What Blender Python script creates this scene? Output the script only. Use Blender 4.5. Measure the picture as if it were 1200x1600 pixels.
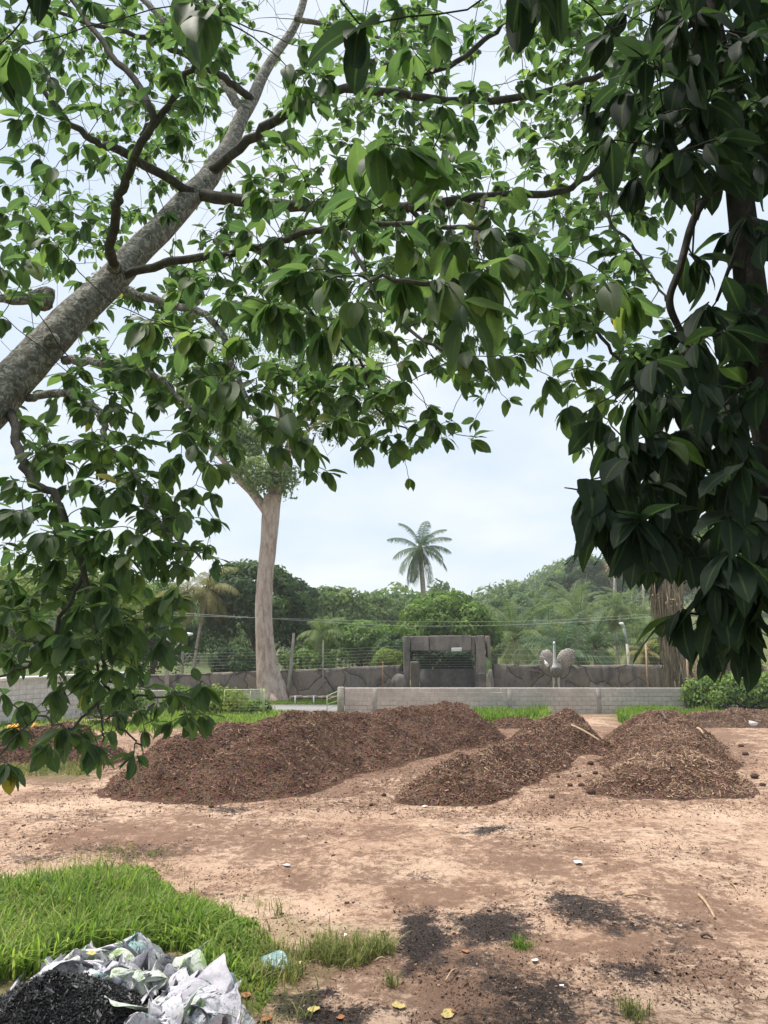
import bpy, math
import numpy as np
from mathutils import Vector, Matrix, Euler

for _o in list(bpy.data.objects):
    bpy.data.objects.remove(_o)
SC = bpy.context.scene
COL = SC.collection
PI = math.pi
R = math.radians

# ------------------------------------------------------------------ camera
CAM_H, PITCH, F = 3.2, R(9.75), 1164.0        # focal length in pixels of a 1200 x 1600 picture
cd = bpy.data.cameras.new('camera')
cd.sensor_fit = 'VERTICAL'; cd.sensor_height = 24.0; cd.lens = 24.0 * F / 1600.0
cd.clip_start = 0.05; cd.clip_end = 4000
cam = bpy.data.objects.new('camera', cd); COL.objects.link(cam)
cam.location = (0, 0, CAM_H); cam.rotation_euler = (PI / 2 + PITCH, 0, 0)
SC.camera = cam

# ------------------------------------------------------------------ sky, sun, exposure
SUN_DIR = Vector((-0.36, 0.08, 0.93)).normalized()
W = bpy.data.worlds.new('World'); SC.world = W; W.use_nodes = True
nt = W.node_tree; nt.nodes.clear()
def wn(t, **k):
    n = nt.nodes.new(t)
    for a, b in k.items(): setattr(n, a, b)
    return n
wo = wn('ShaderNodeOutputWorld'); bg = wn('ShaderNodeBackground'); bg.inputs['Strength'].default_value = 0.1
sky = wn('ShaderNodeTexSky', sky_type='NISHITA', sun_disc=False)
sky.sun_elevation = math.asin(SUN_DIR.z); sky.sun_rotation = math.atan2(SUN_DIR.x, SUN_DIR.y)
sky.air_density = 1.2; sky.dust_density = 2.0
tc = wn('ShaderNodeTexCoord'); sx = wn('ShaderNodeSeparateXYZ'); nt.links.new(tc.outputs['Generated'], sx.inputs[0])
ad = wn('ShaderNodeMath', operation='ADD'); ad.inputs[1].default_value = 0.28; nt.links.new(sx.outputs['Z'], ad.inputs[0])
mxz = wn('ShaderNodeMath', operation='MAXIMUM'); mxz.inputs[1].default_value = 0.12; nt.links.new(ad.outputs[0], mxz.inputs[0])
dv = wn('ShaderNodeVectorMath', operation='DIVIDE'); nt.links.new(tc.outputs['Generated'], dv.inputs[0])
cx = wn('ShaderNodeCombineXYZ')
for i in range(3): nt.links.new(mxz.outputs[0], cx.inputs[i])
nt.links.new(cx.outputs[0], dv.inputs[1])
nz = wn('ShaderNodeTexNoise'); nz.inputs['Scale'].default_value = 1.3; nz.inputs['Detail'].default_value = 7; nz.inputs['Roughness'].default_value = 0.55
nt.links.new(dv.outputs[0], nz.inputs['Vector'])
rp = wn('ShaderNodeValToRGB'); rp.color_ramp.elements[0].position = 0.36; rp.color_ramp.elements[1].position = 0.60
rp.color_ramp.elements[0].color = (0.74, 0.74, 0.74, 1); rp.color_ramp.elements[1].color = (0.96, 0.96, 0.96, 1)
nt.links.new(nz.outputs['Fac'], rp.inputs[0])
nz2 = wn('ShaderNodeTexNoise'); nz2.inputs['Scale'].default_value = 2.3; nz2.inputs['Detail'].default_value = 5
nt.links.new(dv.outputs[0], nz2.inputs['Vector'])
cl = wn('ShaderNodeValToRGB'); cl.color_ramp.elements[0].position = 0.3; cl.color_ramp.elements[1].position = 0.7
CLOUD = 6.0
cl.color_ramp.elements[0].color = (0.66, 0.79, 0.96, 1); cl.color_ramp.elements[1].color = (0.94, 0.97, 1.0, 1)
nt.links.new(nz2.outputs['Fac'], cl.inputs[0])
sc_ = wn('ShaderNodeVectorMath', operation='SCALE'); sc_.inputs['Scale'].default_value = CLOUD
nt.links.new(cl.outputs[0], sc_.inputs[0])
mx = wn('ShaderNodeMixRGB'); nt.links.new(rp.outputs[0], mx.inputs[0]); nt.links.new(sky.outputs[0], mx.inputs[1]); nt.links.new(sc_.outputs[0], mx.inputs[2])
nt.links.new(mx.outputs[0], bg.inputs['Color']); nt.links.new(bg.outputs[0], wo.inputs['Surface'])

sl = bpy.data.lights.new('sun', 'SUN'); sl.energy = 3.7; sl.angle = R(11); sl.color = (1.0, 0.95, 0.87)
sun = bpy.data.objects.new('sun', sl); COL.objects.link(sun)
sun.rotation_euler = SUN_DIR.to_track_quat('Z', 'Y').to_euler(); sun.location = (-10, 30, 40)

SC.view_settings.view_transform = 'Standard'; SC.view_settings.look = 'None'
SC.view_settings.gamma = 1.0; SC.view_settings.use_curve_mapping = False
SC.view_settings.exposure = 0.85
SC.render.engine = 'CYCLES'
cy = SC.cycles
cy.use_denoising = True
cy.max_bounces = 8; cy.diffuse_bounces = 4; cy.transmission_bounces = 4; cy.glossy_bounces = 2; cy.transparent_max_bounces = 8
cy.volume_bounces = 1

# ------------------------------------------------------------------ helpers
rng = np.random.default_rng(11)
CP, SP = math.cos(PITCH), math.sin(PITCH)
def ray(px, py):
    dx = (px - 600.0) / F; dy = (800.0 - py) / F
    return np.array([dx, CP - SP * dy, SP + CP * dy])
def P(px, py, d):                      # point on the ray of a photo pixel at distance d along world Y
    r = ray(px, py); return np.array([0, 0, CAM_H]) + r * (d / r[1])
def G(px, py):                         # ground point of a photo pixel
    r = ray(px, py); return np.array([0, 0, CAM_H]) + r * (CAM_H / -r[2])
def proj(X):
    X = np.asarray(X, float) - np.array([0, 0, CAM_H])
    f = X[..., 1] * CP + X[..., 2] * SP; u = -X[..., 1] * SP + X[..., 2] * CP
    f = np.where(np.abs(f) < 1e-4, 1e-4, f)
    return 600 + F * X[..., 0] / f, 800 - F * u / f, f
def inpoly(px, py, poly):
    res = np.zeros(px.shape, bool); n = len(poly); j = n - 1
    for i in range(n):
        xi, yi = poly[i]; xj, yj = poly[j]
        c = ((yi > py) != (yj > py)) & (px < (xj - xi) * (py - yi) / (yj - yi + 1e-12) + xi)
        res ^= c; j = i
    return res
def hsh(i, j, s):
    i = i.astype(np.int64).astype(np.uint64); j = j.astype(np.int64).astype(np.uint64)
    h = i * np.uint64(374761393) + j * np.uint64(668265263) + np.uint64((s * 2246822519) % (2**63))
    h = (h ^ (h >> np.uint64(13))) * np.uint64(1274126177)
    h = h ^ (h >> np.uint64(16))
    return (h & np.uint64(0xFFFFFF)).astype(float) / float(0xFFFFFF)
def vn(x, y, s=0):
    x = np.asarray(x, float); y = np.asarray(y, float)
    i = np.floor(x); j = np.floor(y); u = x - i; v = y - j
    u = u * u * (3 - 2 * u); v = v * v * (3 - 2 * v)
    a = hsh(i, j, s); b = hsh(i + 1, j, s); c = hsh(i, j + 1, s); d = hsh(i + 1, j + 1, s)
    return (a * (1 - u) + b * u) * (1 - v) + (c * (1 - u) + d * u) * v
def fbm(x, y, s=0, o=4, g=0.5):
    r = 0; a = 1; t = 0
    for k in range(o):
        r = r + a * vn(x, y, s + k * 17); t += a; a *= g; x = x * 2.03; y = y * 2.03
    return r / t
def sstep(a, b, x):
    t = np.clip((x - a) / (b - a), 0, 1); return t * t * (3 - 2 * t)
def norm(v):
    v = np.asarray(v, float); return v / (np.linalg.norm(v, axis=-1, keepdims=True) + 1e-9)

class MB:
    def __init__(s): s.V = []; s.Q = []; s.T = []; s.A = []; s.B = []; s.n = 0
    def add(s, V, Q=None, T=None, tint=0.5, aux=0.0):
        V = np.asarray(V, float).reshape(-1, 3); k = len(V)
        if Q is not None and len(Q): s.Q.append(np.asarray(Q, int).reshape(-1, 4) + s.n)
        if T is not None and len(T): s.T.append(np.asarray(T, int).reshape(-1, 3) + s.n)
        s.V.append(V); s.A.append(np.broadcast_to(np.asarray(tint, float), (k,))); s.B.append(np.broadcast_to(np.asarray(aux, float), (k,)))
        s.n += k; return s
    def mesh(s, name, m, smooth=True, extra=None):
        me = bpy.data.meshes.new(name)
        V = np.concatenate(s.V) if s.V else np.zeros((0, 3))
        Q = np.concatenate(s.Q) if s.Q else np.zeros((0, 4), int)
        T = np.concatenate(s.T) if s.T else np.zeros((0, 3), int)
        me.vertices.add(len(V)); me.vertices.foreach_set('co', V.astype(np.float32).ravel())
        idx = np.concatenate([Q.ravel(), T.ravel()]).astype(np.int32)
        me.loops.add(len(idx)); me.loops.foreach_set('vertex_index', idx)
        st = np.concatenate([np.arange(len(Q)) * 4, len(Q) * 4 + np.arange(len(T)) * 3]).astype(np.int32)
        me.polygons.add(len(st)); me.polygons.foreach_set('loop_start', st)
        me.polygons.foreach_set('use_smooth', np.full(len(st), smooth))
        at = me.attributes.new('tint', 'FLOAT', 'POINT'); at.data.foreach_set('value', np.concatenate(s.A).astype(np.float32))
        at = me.attributes.new('aux', 'FLOAT', 'POINT'); at.data.foreach_set('value', np.concatenate(s.B).astype(np.float32))
        for k, v in (extra or {}).items():
            at = me.attributes.new(k, 'FLOAT', 'POINT'); at.data.foreach_set('value', np.asarray(v, np.float32))
        me.update(calc_edges=True); me.validate()
        if m is not None: me.materials.append(m)
        return me
    def build(s, name, m, parent=None, smooth=True, extra=None):
        return link(name, s.mesh(name, m, smooth, extra), parent)
def link(name, me, parent=None):
    o = bpy.data.objects.new(name, me); COL.objects.link(o)
    if parent is not None:
        o.parent = parent; q = parent; off = Vector((0, 0, 0))
        while q is not None: off += q.location; q = q.parent
        o.location = -off
    return o
def tag(o, label=None, cat=None, group=None, kind=None):
    if label: o['label'] = label
    if cat: o['category'] = cat
    if group: o['group'] = group
    if kind: o['kind'] = kind
    return o
def thing(name, loc, label, cat, group=None):
    o = bpy.data.objects.new(name, None); COL.objects.link(o); o.location = Vector([float(v) for v in loc]); o.empty_display_size = 0.2
    return tag(o, label, cat, group)
def kids(o): return [c for c in COL.objects if c.parent == o]
TREE = {}
def copy_tree(o, ch=None):
    """copy of a thing, its parts and sub-parts (meshes shared)"""
    def rec(a, par):
        c = a.copy(); COL.objects.link(c); c.parent = par
        for b in a.children: rec(b, c)
        return c
    return rec(o, None)

# shape helpers returning (V, Q, T)
BOXQ = [[0, 3, 2, 1], [4, 5, 6, 7], [0, 1, 5, 4], [1, 2, 6, 5], [2, 3, 7, 6], [3, 0, 4, 7]]
def box(c, s, rz=0.0, ax=None):
    x, y, z = [v / 2 for v in s]
    V = np.array([[-x, -y, -z], [x, -y, -z], [x, y, -z], [-x, y, -z], [-x, -y, z], [x, -y, z], [x, y, z], [-x, y, z]])
    if rz: 
        c_, s_ = math.cos(rz), math.sin(rz); V = V @ np.array([[c_, s_, 0], [-s_, c_, 0], [0, 0, 1]])
    if ax is not None: V = V @ np.asarray(ax)
    return V + np.asarray(c, float), BOXQ
def bbox(c, s, b=0.02, rz=0.0):
    """box with chamfered edges"""
    bm = __import__('bmesh').new(); import bmesh
    bmesh.ops.create_cube(bm, size=1.0)
    for v in bm.verts: v.co.x *= s[0]; v.co.y *= s[1]; v.co.z *= s[2]
    bmesh.ops.bevel(bm, geom=bm.edges[:], offset=b, segments=1, affect='EDGES', profile=0.5)
    V = np.array([v.co[:] for v in bm.verts]); bm.verts.index_update()
    Q = [[v.index for v in f.verts] for f in bm.faces if len(f.verts) == 4]; T = [[v.index for v in f.verts] for f in bm.faces if len(f.verts) == 3]
    bm.free()
    if rz:
        c_, s_ = math.cos(rz), math.sin(rz); V = V @ np.array([[c_, s_, 0], [-s_, c_, 0], [0, 0, 1]])
    return V + np.asarray(c, float), Q, T
def smooth_path(pts, k=6):
    pts = np.asarray(pts, float)
    if len(pts) < 3: k = max(k, 3)
    out = []
    n = len(pts)
    for i in range(n - 1):
        p0 = pts[max(i - 1, 0)]; p1 = pts[i]; p2 = pts[i + 1]; p3 = pts[min(i + 2, n - 1)]
        for t in np.arange(k) / k:
            out.append(0.5 * (2 * p1 + (p2 - p0) * t + (2 * p0 - 5 * p1 + 4 * p2 - p3) * t * t + (3 * p1 - p0 - 3 * p2 + p3) * t ** 3))
    out.append(pts[-1]); return np.array(out)
def tube(pts, rad, n=8, rough=0.0, cap=True, seed=0):
    pts = np.asarray(pts, float); m = len(pts); rad = np.broadcast_to(np.asarray(rad, float), (m,))
    t = norm(np.gradient(pts, axis=0)) if m > 2 else norm(np.repeat([pts[-1] - pts[0]], m, 0))
    ref = np.array([0, 0, 1.0]) if abs(t[0][2]) < 0.9 else np.array([1.0, 0, 0])
    u = norm(np.cross(t[0], ref)); U = [u]
    for i in range(1, m):
        u = u - t[i] * np.dot(u, t[i]); u = u / (np.linalg.norm(u) + 1e-9); U.append(u)
    U = np.array(U); Wv = np.cross(t, U)
    a = np.arange(n) / n * 2 * PI
    rr = rad[:, None] * np.ones((1, n))
    if rough: 
        I, J = np.meshgrid(np.arange(m), np.arange(n), indexing='ij')
        L = np.concatenate([[0], np.cumsum(np.linalg.norm(np.diff(pts, axis=0), axis=1))])
        ang = a[None, :] + 0 * L[:, None]
        rr = rr * (1 + rough * 2 * (fbm(np.cos(ang) * 2.2 + 10 + L[:, None] * 1.1 / max(rad.max(), .02) * .25, np.sin(ang) * 2.2 + 20 + L[:, None] * .7, 3 + seed, 3) - 0.5))
    V = pts[:, None, :] + rr[..., None] * (np.cos(a)[None, :, None] * U[:, None, :] + np.sin(a)[None, :, None] * Wv[:, None, :])
    V = V.reshape(-1, 3)
    i = np.arange(m - 1)[:, None]; j = np.arange(n)[None, :]; j2 = (j + 1) % n
    Q = np.stack([i * n + j, i * n + j2, (i + 1) * n + j2, (i + 1) * n + j], -1).reshape(-1, 4)
    T = None
    if cap:
        V = np.concatenate([V, pts[:1], pts[-1:]]); b = m * n
        jj = np.arange(n); T = np.concatenate([np.stack([np.full(n, b), (jj + 1) % n, jj], -1), np.stack([np.full(n, b + 1), (m - 1) * n + jj, (m - 1) * n + (jj + 1) % n], -1)])
    return V, Q, T

# ------------------------------------------------------------------ materials
class NT:
    def __init__(s, name):
        s.m = bpy.data.materials.new(name); s.m.use_nodes = True; s.t = s.m.node_tree; s.t.nodes.clear()
        s.out = s.n('ShaderNodeOutputMaterial')
    def n(s, t, **k):
        q = s.t.nodes.new(t)
        for a, b in k.items(): setattr(q, a, b)
        return q
    def l(s, a, b): s.t.links.new(a, b)
    def setin(s, node, key, val):
        if hasattr(val, 'links') or isinstance(val, bpy.types.NodeSocket): s.l(val, node.inputs[key])
        else: node.inputs[key].default_value = val
    def pos(s): return s.n('ShaderNodeTexCoord').outputs['Object']
    def geo(s): return s.n('ShaderNodeNewGeometry').outputs['Position']
    def noise(s, scale, detail=4, rough=0.55, vec=None, dist=0.0):
        q = s.n('ShaderNodeTexNoise'); q.inputs['Scale'].default_value = scale; q.inputs['Detail'].default_value = detail
        q.inputs['Roughness'].default_value = rough; q.inputs['Distortion'].default_value = dist
        if vec is not None: s.l(vec, q.inputs['Vector'])
        return q.outputs['Fac']
    def scalev(s, vec, v):
        q = s.n('ShaderNodeVectorMath', operation='MULTIPLY'); s.l(vec, q.inputs[0]); q.inputs[1].default_value = v; return q.outputs[0]
    def ramp(s, fac, stops, interp='LINEAR'):
        q = s.n('ShaderNodeValToRGB'); e = q.color_ramp.elements; q.color_ramp.interpolation = interp
        while len(e) < len(stops): e.new(0.5)
        for x, (p, c) in zip(e, stops):
            x.position = p; x.color = (c, c, c, 1) if isinstance(c, (int, float)) else tuple(c) + (1,)
        s.l(fac, q.inputs[0]); return q.outputs[0]
    def mix(s, fac, a, b, mode='MIX'):
        q = s.n('ShaderNodeMixRGB', blend_type=mode)
        for i, v in ((0, fac), (1, a), (2, b)):
            if isinstance(v, bpy.types.NodeSocket): s.l(v, q.inputs[i])
            elif i == 0: q.inputs[0].default_value = v
            else: q.inputs[i].default_value = tuple(v) + (1,)
        return q.outputs[0]
    def math(s, op, a, b=0.0):
        q = s.n('ShaderNodeMath', operation=op)
        for i, v in ((0, a), (1, b)):
            if isinstance(v, bpy.types.NodeSocket): s.l(v, q.inputs[i])
            else: q.inputs[i].default_value = v
        return q.outputs[0]
    def attr(s, name): return s.n('ShaderNodeAttribute', attribute_name=name).outputs['Fac']
    def rand(s): return s.n('ShaderNodeObjectInfo').outputs['Random']
    def bump(s, h, strength=0.5, dist=0.02, normal=None):
        q = s.n('ShaderNodeBump'); q.inputs['Strength'].default_value = strength; q.inputs['Distance'].default_value = dist
        s.l(h, q.inputs['Height'])
        if normal is not None: s.l(normal, q.inputs['Normal'])
        return q.outputs[0]
    def bsdf(s, col, rough=0.8, spec=0.3, normal=None, metal=0.0, out=True):
        q = s.n('ShaderNodeBsdfPrincipled')
        if isinstance(col, bpy.types.NodeSocket): s.l(col, q.inputs['Base Color'])
        else: q.inputs['Base Color'].default_value = tuple(col) + (1,)
        if isinstance(rough, bpy.types.NodeSocket): s.l(rough, q.inputs['Roughness'])
        else: q.inputs['Roughness'].default_value = rough
        q.inputs['Specular IOR Level'].default_value = spec; q.inputs['Metallic'].default_value = metal
        if normal is not None: s.l(normal, q.inputs['Normal'])
        if out: s.l(q.outputs[0], s.out.inputs['Surface'])
        return q.outputs[0]

def leaf_mat(name, stops, tfac=0.45, tmul=(2.6, 2.9, 1.6), rough=0.52, spec=0.28, veins=True):
    t = NT(name); tint = t.attr('tint'); col = t.ramp(tint, stops)
    if veins:
        aux = t.attr('aux'); rib = t.ramp(aux, [(0.84, 0.0), (1.0, 0.32)])
        col = t.mix(rib, col, (0.16, 0.22, 0.07))
    blot = t.noise(14, 3, vec=t.pos()); col = t.mix(t.ramp(blot, [(0.3, 0.0), (0.75, 0.35)]), col, t.mix(1.0, col, (1.6, 1.5, 1.1), 'MULTIPLY'))
    b = t.bsdf(col, rough, spec, out=False)
    tr = t.n('ShaderNodeBsdfTranslucent'); t.l(t.mix(1.0, col, tmul, 'MULTIPLY'), tr.inputs['Color'])
    m = t.n('ShaderNodeMixShader'); m.inputs[0].default_value = tfac; t.l(b, m.inputs[1]); t.l(tr.outputs[0], m.inputs[2])
    t.l(m.outputs[0], t.out.inputs['Surface']); return t.m

M = {}
M['leaf'] = leaf_mat('broad_leaf', [(0.0, (0.040, 0.072, 0.040)), (0.45, (0.062, 0.098, 0.048)), (0.8, (0.100, 0.142, 0.054)), (0.96, (0.14, 0.18, 0.06)), (1.0, (0.30, 0.23, 0.05))], 0.5, (2.4, 2.8, 1.8))
M['leaf_shaded'] = leaf_mat('shaded_leaf', [(0.0, (0.020, 0.033, 0.027)), (0.7, (0.029, 0.045, 0.032)), (0.95, (0.05, 0.078, 0.032)), (1.0, (0.10, 0.08, 0.03))], 0.35, (2.4, 2.9, 1.5), 0.62, 0.15)  # leaf colours darkened to carry the shade inside this tree's crown
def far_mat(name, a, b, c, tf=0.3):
    return leaf_mat(name, [(0.0, a), (0.5, b), (1.0, c)], tf, (1.9, 2.1, 1.3), 0.6, 0.2, veins=False)
M['f_dark'] = far_mat('dark_foliage', (0.028, 0.054, 0.026), (0.046, 0.086, 0.036), (0.095, 0.145, 0.055))
M['f_hill'] = far_mat('deep_forest_foliage', (0.020, 0.042, 0.026), (0.034, 0.066, 0.036), (0.062, 0.105, 0.05))
M['f_mid'] = far_mat('green_foliage', (0.055, 0.10, 0.028), (0.105, 0.178, 0.042), (0.21, 0.28, 0.075))
M['f_lime'] = far_mat('lime_foliage', (0.09, 0.14, 0.03), (0.15, 0.20, 0.04), (0.23, 0.26, 0.06))
M['f_wood'] = far_mat('forest_foliage', (0.052, 0.09, 0.036), (0.09, 0.145, 0.050), (0.165, 0.22, 0.075))
M['f_pale'] = far_mat('pale_feathery_foliage', (0.10, 0.145, 0.075), (0.165, 0.22, 0.11), (0.26, 0.31, 0.15), 0.45)
M['f_dry'] = far_mat('dry_foliage', (0.12, 0.10, 0.06), (0.20, 0.165, 0.10), (0.28, 0.23, 0.14), 0.15)
M['f_palm'] = far_mat('palm_foliage', (0.06, 0.095, 0.038), (0.10, 0.15, 0.06), (0.20, 0.22, 0.09), 0.25)
M['f_palmdark'] = far_mat('blue_palm_foliage', (0.036, 0.072, 0.042), (0.058, 0.108, 0.058), (0.13, 0.17, 0.08), 0.2)
M['f_palmdry'] = far_mat('yellowed_palm_foliage', (0.10, 0.10, 0.04), (0.16, 0.155, 0.06), (0.24, 0.20, 0.09), 0.25)
M['grass'] = far_mat('grass_blade', (0.065, 0.115, 0.022), (0.125, 0.20, 0.035), (0.24, 0.30, 0.08), 0.4)
M['grass_dry'] = far_mat('dry_grass_blade', (0.07, 0.09, 0.03), (0.15, 0.17, 0.055), (0.28, 0.25, 0.11), 0.3)

def bark_mat(name, a, b, c, scale=6, bump=0.6, stretch=(1, 1, 0.35), rough=0.9, lich=None):
    t = NT(name); p = t.scalev(t.pos(), stretch)
    n1 = t.noise(scale, 6, 0.6, p, 0.4); n2 = t.noise(scale * 5, 4, 0.6, p)
    col = t.ramp(n1, [(0.30, a), (0.5, b), (0.70, c)])
    col = t.mix(t.ramp(n2, [(0.35, 0.0), (0.7, 0.45)]), col, a)
    if lich:
        n3 = t.noise(scale * 1.6, 8, 0.7, t.pos(), 1.2); col = t.mix(t.ramp(n3, [(0.50, 0.0), (0.57, 0.8)]), col, lich)
    h = t.math('ADD', n1, t.math('MULTIPLY', n2, 0.5))
    t.bsdf(col, rough, 0.15, t.bump(h, bump, 0.03)); return t.m
M['bark'] = bark_mat('mottled_bark', (0.10, 0.088, 0.075), (0.22, 0.20, 0.175), (0.34, 0.315, 0.275), 14, 1.0, (1, 1, 1), lich=(0.50, 0.50, 0.45))
M['twig'] = bark_mat('twig_bark', (0.05, 0.046, 0.04), (0.09, 0.082, 0.07), (0.15, 0.14, 0.12), 20, 0.3)
M['darkbark'] = bark_mat('dark_bark', (0.025, 0.022, 0.02), (0.05, 0.043, 0.038), (0.08, 0.07, 0.06), 10, 0.8)
M['palebark'] = bark_mat('pale_pink_bark', (0.24, 0.165, 0.13), (0.46, 0.375, 0.315), (0.60, 0.52, 0.455), 4.5, 0.9, (1, 1, 0.3))
M['greybark'] = bark_mat('grey_bark', (0.16, 0.14, 0.12), (0.30, 0.27, 0.23), (0.42, 0.39, 0.34), 4, 0.5)
M['palmbark'] = bark_mat('palm_bark', (0.20, 0.17, 0.14), (0.36, 0.32, 0.27), (0.46, 0.42, 0.36), 3, 0.4, (1, 1, 3))
M['brownbark'] = bark_mat('brown_bark', (0.06, 0.045, 0.035), (0.12, 0.09, 0.07), (0.18, 0.14, 0.11), 4, 0.5)

def simple(name, col, rough=0.7, spec=0.3, metal=0.0, var=0.25, scale=8, bump=0.2, dirt=None):
    t = NT(name); n1 = t.noise(scale, 5, 0.6, t.pos())
    c = t.mix(t.ramp(n1, [(0.3, 0.0), (0.7, 1.0)]), tuple(v * (1 - var) for v in col), tuple(min(v * (1 + var), 0.9) for v in col))
    if dirt: c = t.mix(t.ramp(t.noise(scale * .4, 6, .65, t.pos()), [(0.5, 0.0), (0.65, 0.8)]), c, dirt)
    t.bsdf(c, rough, spec, t.bump(n1, bump, 0.02), metal); return t.m
M['concrete'] = simple('grey_concrete', (0.36, 0.33, 0.30), 0.9, 0.1, var=0.2, scale=5, bump=0.3, dirt=(0.2, 0.18, 0.16))
M['mortar'] = simple('mortar', (0.30, 0.28, 0.26), 0.95, 0.1)
M['palegreen'] = simple('pale_green_paint', (0.36, 0.46, 0.22), 0.6, 0.3, var=0.15, dirt=(0.22, 0.17, 0.09))
M['whitemetal'] = simple('white_metal', (0.72, 0.74, 0.76), 0.5, 0.4, var=0.06, dirt=(0.45, 0.43, 0.4))
M['greymetal'] = simple('grey_metal', (0.42, 0.45, 0.47), 0.5, 0.4, 0.2, var=0.1)
M['yellow'] = simple('yellow_paint', (0.72, 0.36, 0.03), 0.5, 0.4, var=0.12, dirt=(0.35, 0.22, 0.1))
M['wire'] = simple('wire', (0.45, 0.46, 0.44), 0.6, 0.3)
M['rust'] = simple('rusty_steel', (0.24, 0.15, 0.10), 0.9, 0.1, var=0.4)
M['stick'] = simple('dry_wood', (0.36, 0.26, 0.17), 0.9, 0.1, var=0.35, scale=12)
M['clod'] = simple('mulch_clod', (0.075, 0.045, 0.032), 0.95, 0.1, var=0.5, scale=30, bump=0.8)
M['paper'] = simple('white_scrap', (0.72, 0.72, 0.70), 0.7, 0.2, var=0.1, scale=20)
M['roof'] = simple('dark_grey_wall', (0.16, 0.155, 0.16), 0.9, 0.1, var=0.25)
M['fleaf'] = simple('fallen_yellow_leaf', (0.46, 0.36, 0.13), 0.6, 0.3, var=0.4, scale=25)
M['fleafb'] = simple('fallen_brown_leaf', (0.28, 0.13, 0.06), 0.7, 0.2, var=0.4, scale=25)

# ---- block and wall materials
t = NT('concrete_block'); pz = t.pos(); n1 = t.noise(7, 5, .6, t.geo()); n2 = t.noise(60, 3, .6, t.geo()); n3 = t.noise(0.7, 4, .6, t.geo())
c = t.ramp(n1, [(0.3, (0.50, 0.44, 0.385)), (0.7, (0.64, 0.575, 0.515))])
c = t.mix(t.math('MULTIPLY', t.rand(), 0.35), c, (0.34, 0.31, 0.29)); c = t.mix(t.ramp(n3, [(0.45, 0.0), (0.7, 0.5)]), c, (0.27, 0.25, 0.235))
c = t.mix(t.ramp(n2, [(0.55, 0.0), (0.7, 0.3)]), c, (0.22, 0.2, 0.18))
t.bsdf(c, 0.95, 0.1, t.bump(n2, 0.4, 0.01)); M['block'] = t.m

M['pale_block'] = simple('limewashed_block', (.62, .59, .56), .95, .1, var=.15, scale=9, dirt=(.42, .39, .36))
t = NT('weathered_faux_rock'); g = t.geo(); st = t.scalev(g, (1.0, 1.0, 0.16)); n1 = t.noise(3.2, 6, .62, st); n2 = t.noise(1.1, 5, .6, g); n3 = t.noise(14, 5, .65, g)
c = t.ramp(n1, [(0.32, (0.075, 0.07, 0.068)), (0.5, (0.18, 0.163, 0.15)), (0.66, (0.33, 0.285, 0.245))])
c = t.mix(t.ramp(n2, [(0.40, 0.0), (0.58, 0.85)]), c, (0.30, 0.25, 0.205)); c = t.mix(t.ramp(n3, [(0.45, 0.0), (0.75, 0.5)]), c, (0.07, 0.066, 0.066))
c = t.mix(t.math('MULTIPLY', t.rand(), 0.4), c, (0.075, 0.072, 0.072))
t.bsdf(c, 0.95, 0.1, t.bump(t.math('ADD', n1, n3), 0.6, 0.05)); M['rock'] = t.m
M['groove'] = simple('dark_joint', (0.045, 0.042, 0.042), 0.95, 0.1)
M['corr'] = simple('grey_sheet', (0.20, 0.19, 0.18), 0.7, 0.3, 0.1, var=0.2, scale=3, dirt=(0.14, 0.11, 0.09))

# ---- mulch
def mulch_mat(name, stops, n_scale=28):
    t = NT(name); p = t.pos(); n1 = t.noise(n_scale, 8, 0.75, p); n2 = t.noise(1.3, 5, 0.6, p); v = t.n('ShaderNodeTexVoronoi'); v.inputs['Scale'].default_value = 34; t.l(p, v.inputs['Vector'])
    c = t.ramp(n1, stops); c = t.mix(t.ramp(n2, [(0.45, 0.0), (0.58, 0.75)]), c, t.mix(1.0, c, (0.5, 0.46, 0.45), 'MULTIPLY'))
    c = t.mix(0.35, c, t.mix(1.0, c, v.outputs['Color'], 'OVERLAY'))
    h = t.math('ADD', n1, t.math('MULTIPLY', v.outputs['Distance'], 0.6))
    t.bsdf(c, 1.0, 0.05, t.bump(h, 1.0, 0.06)); return t.m
M['mulch'] = mulch_mat('brown_mulch', [(0.32, (0.06, 0.030, 0.020)), (0.5, (0.155, 0.090, 0.064)), (0.64, (0.25, 0.155, 0.114)), (0.78, (0.37, 0.24, 0.165))])
M['mulch2'] = mulch_mat('pale_dry_mulch', [(0.32, (0.06, 0.042, 0.032)), (0.5, (0.16, 0.11, 0.08)), (0.64, (0.24, 0.175, 0.13)), (0.78, (0.34, 0.26, 0.2))])
M['char'] = mulch_mat('black_char', [(0.35, (0.006, 0.006, 0.007)), (0.55, (0.016, 0.016, 0.018)), (0.7, (0.032, 0.032, 0.036)), (0.85, (0.07, 0.07, 0.078))], 40)
t = NT('wood_chips'); c = t.ramp(t.attr('tint'), [(0.0, (0.05, 0.026, 0.018)), (0.35, (0.145, 0.084, 0.060)), (0.7, (0.24, 0.150, 0.110)), (0.9, (0.36, 0.245, 0.165)), (1.0, (0.50, 0.37, 0.25))]); t.bsdf(c, 0.95, 0.08); M['chip'] = t.m
t = NT('char_grains'); c = t.ramp(t.attr('tint'), [(0.0, (0.005, 0.005, 0.006)), (0.7, (0.02, 0.02, 0.022)), (1.0, (0.085, 0.085, 0.095))]); t.bsdf(c, 0.55, 0.5); M['grain'] = t.m
t = NT('dirt_crumbs'); c = t.ramp(t.attr('tint'), [(0.0, (0.02, 0.016, 0.014)), (0.4, (0.09, 0.055, 0.04)), (0.75, (0.24, 0.155, 0.11)), (1.0, (0.55, 0.47, 0.40))]); t.bsdf(c, 0.95, 0.1); M['crumb'] = t.m
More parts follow.
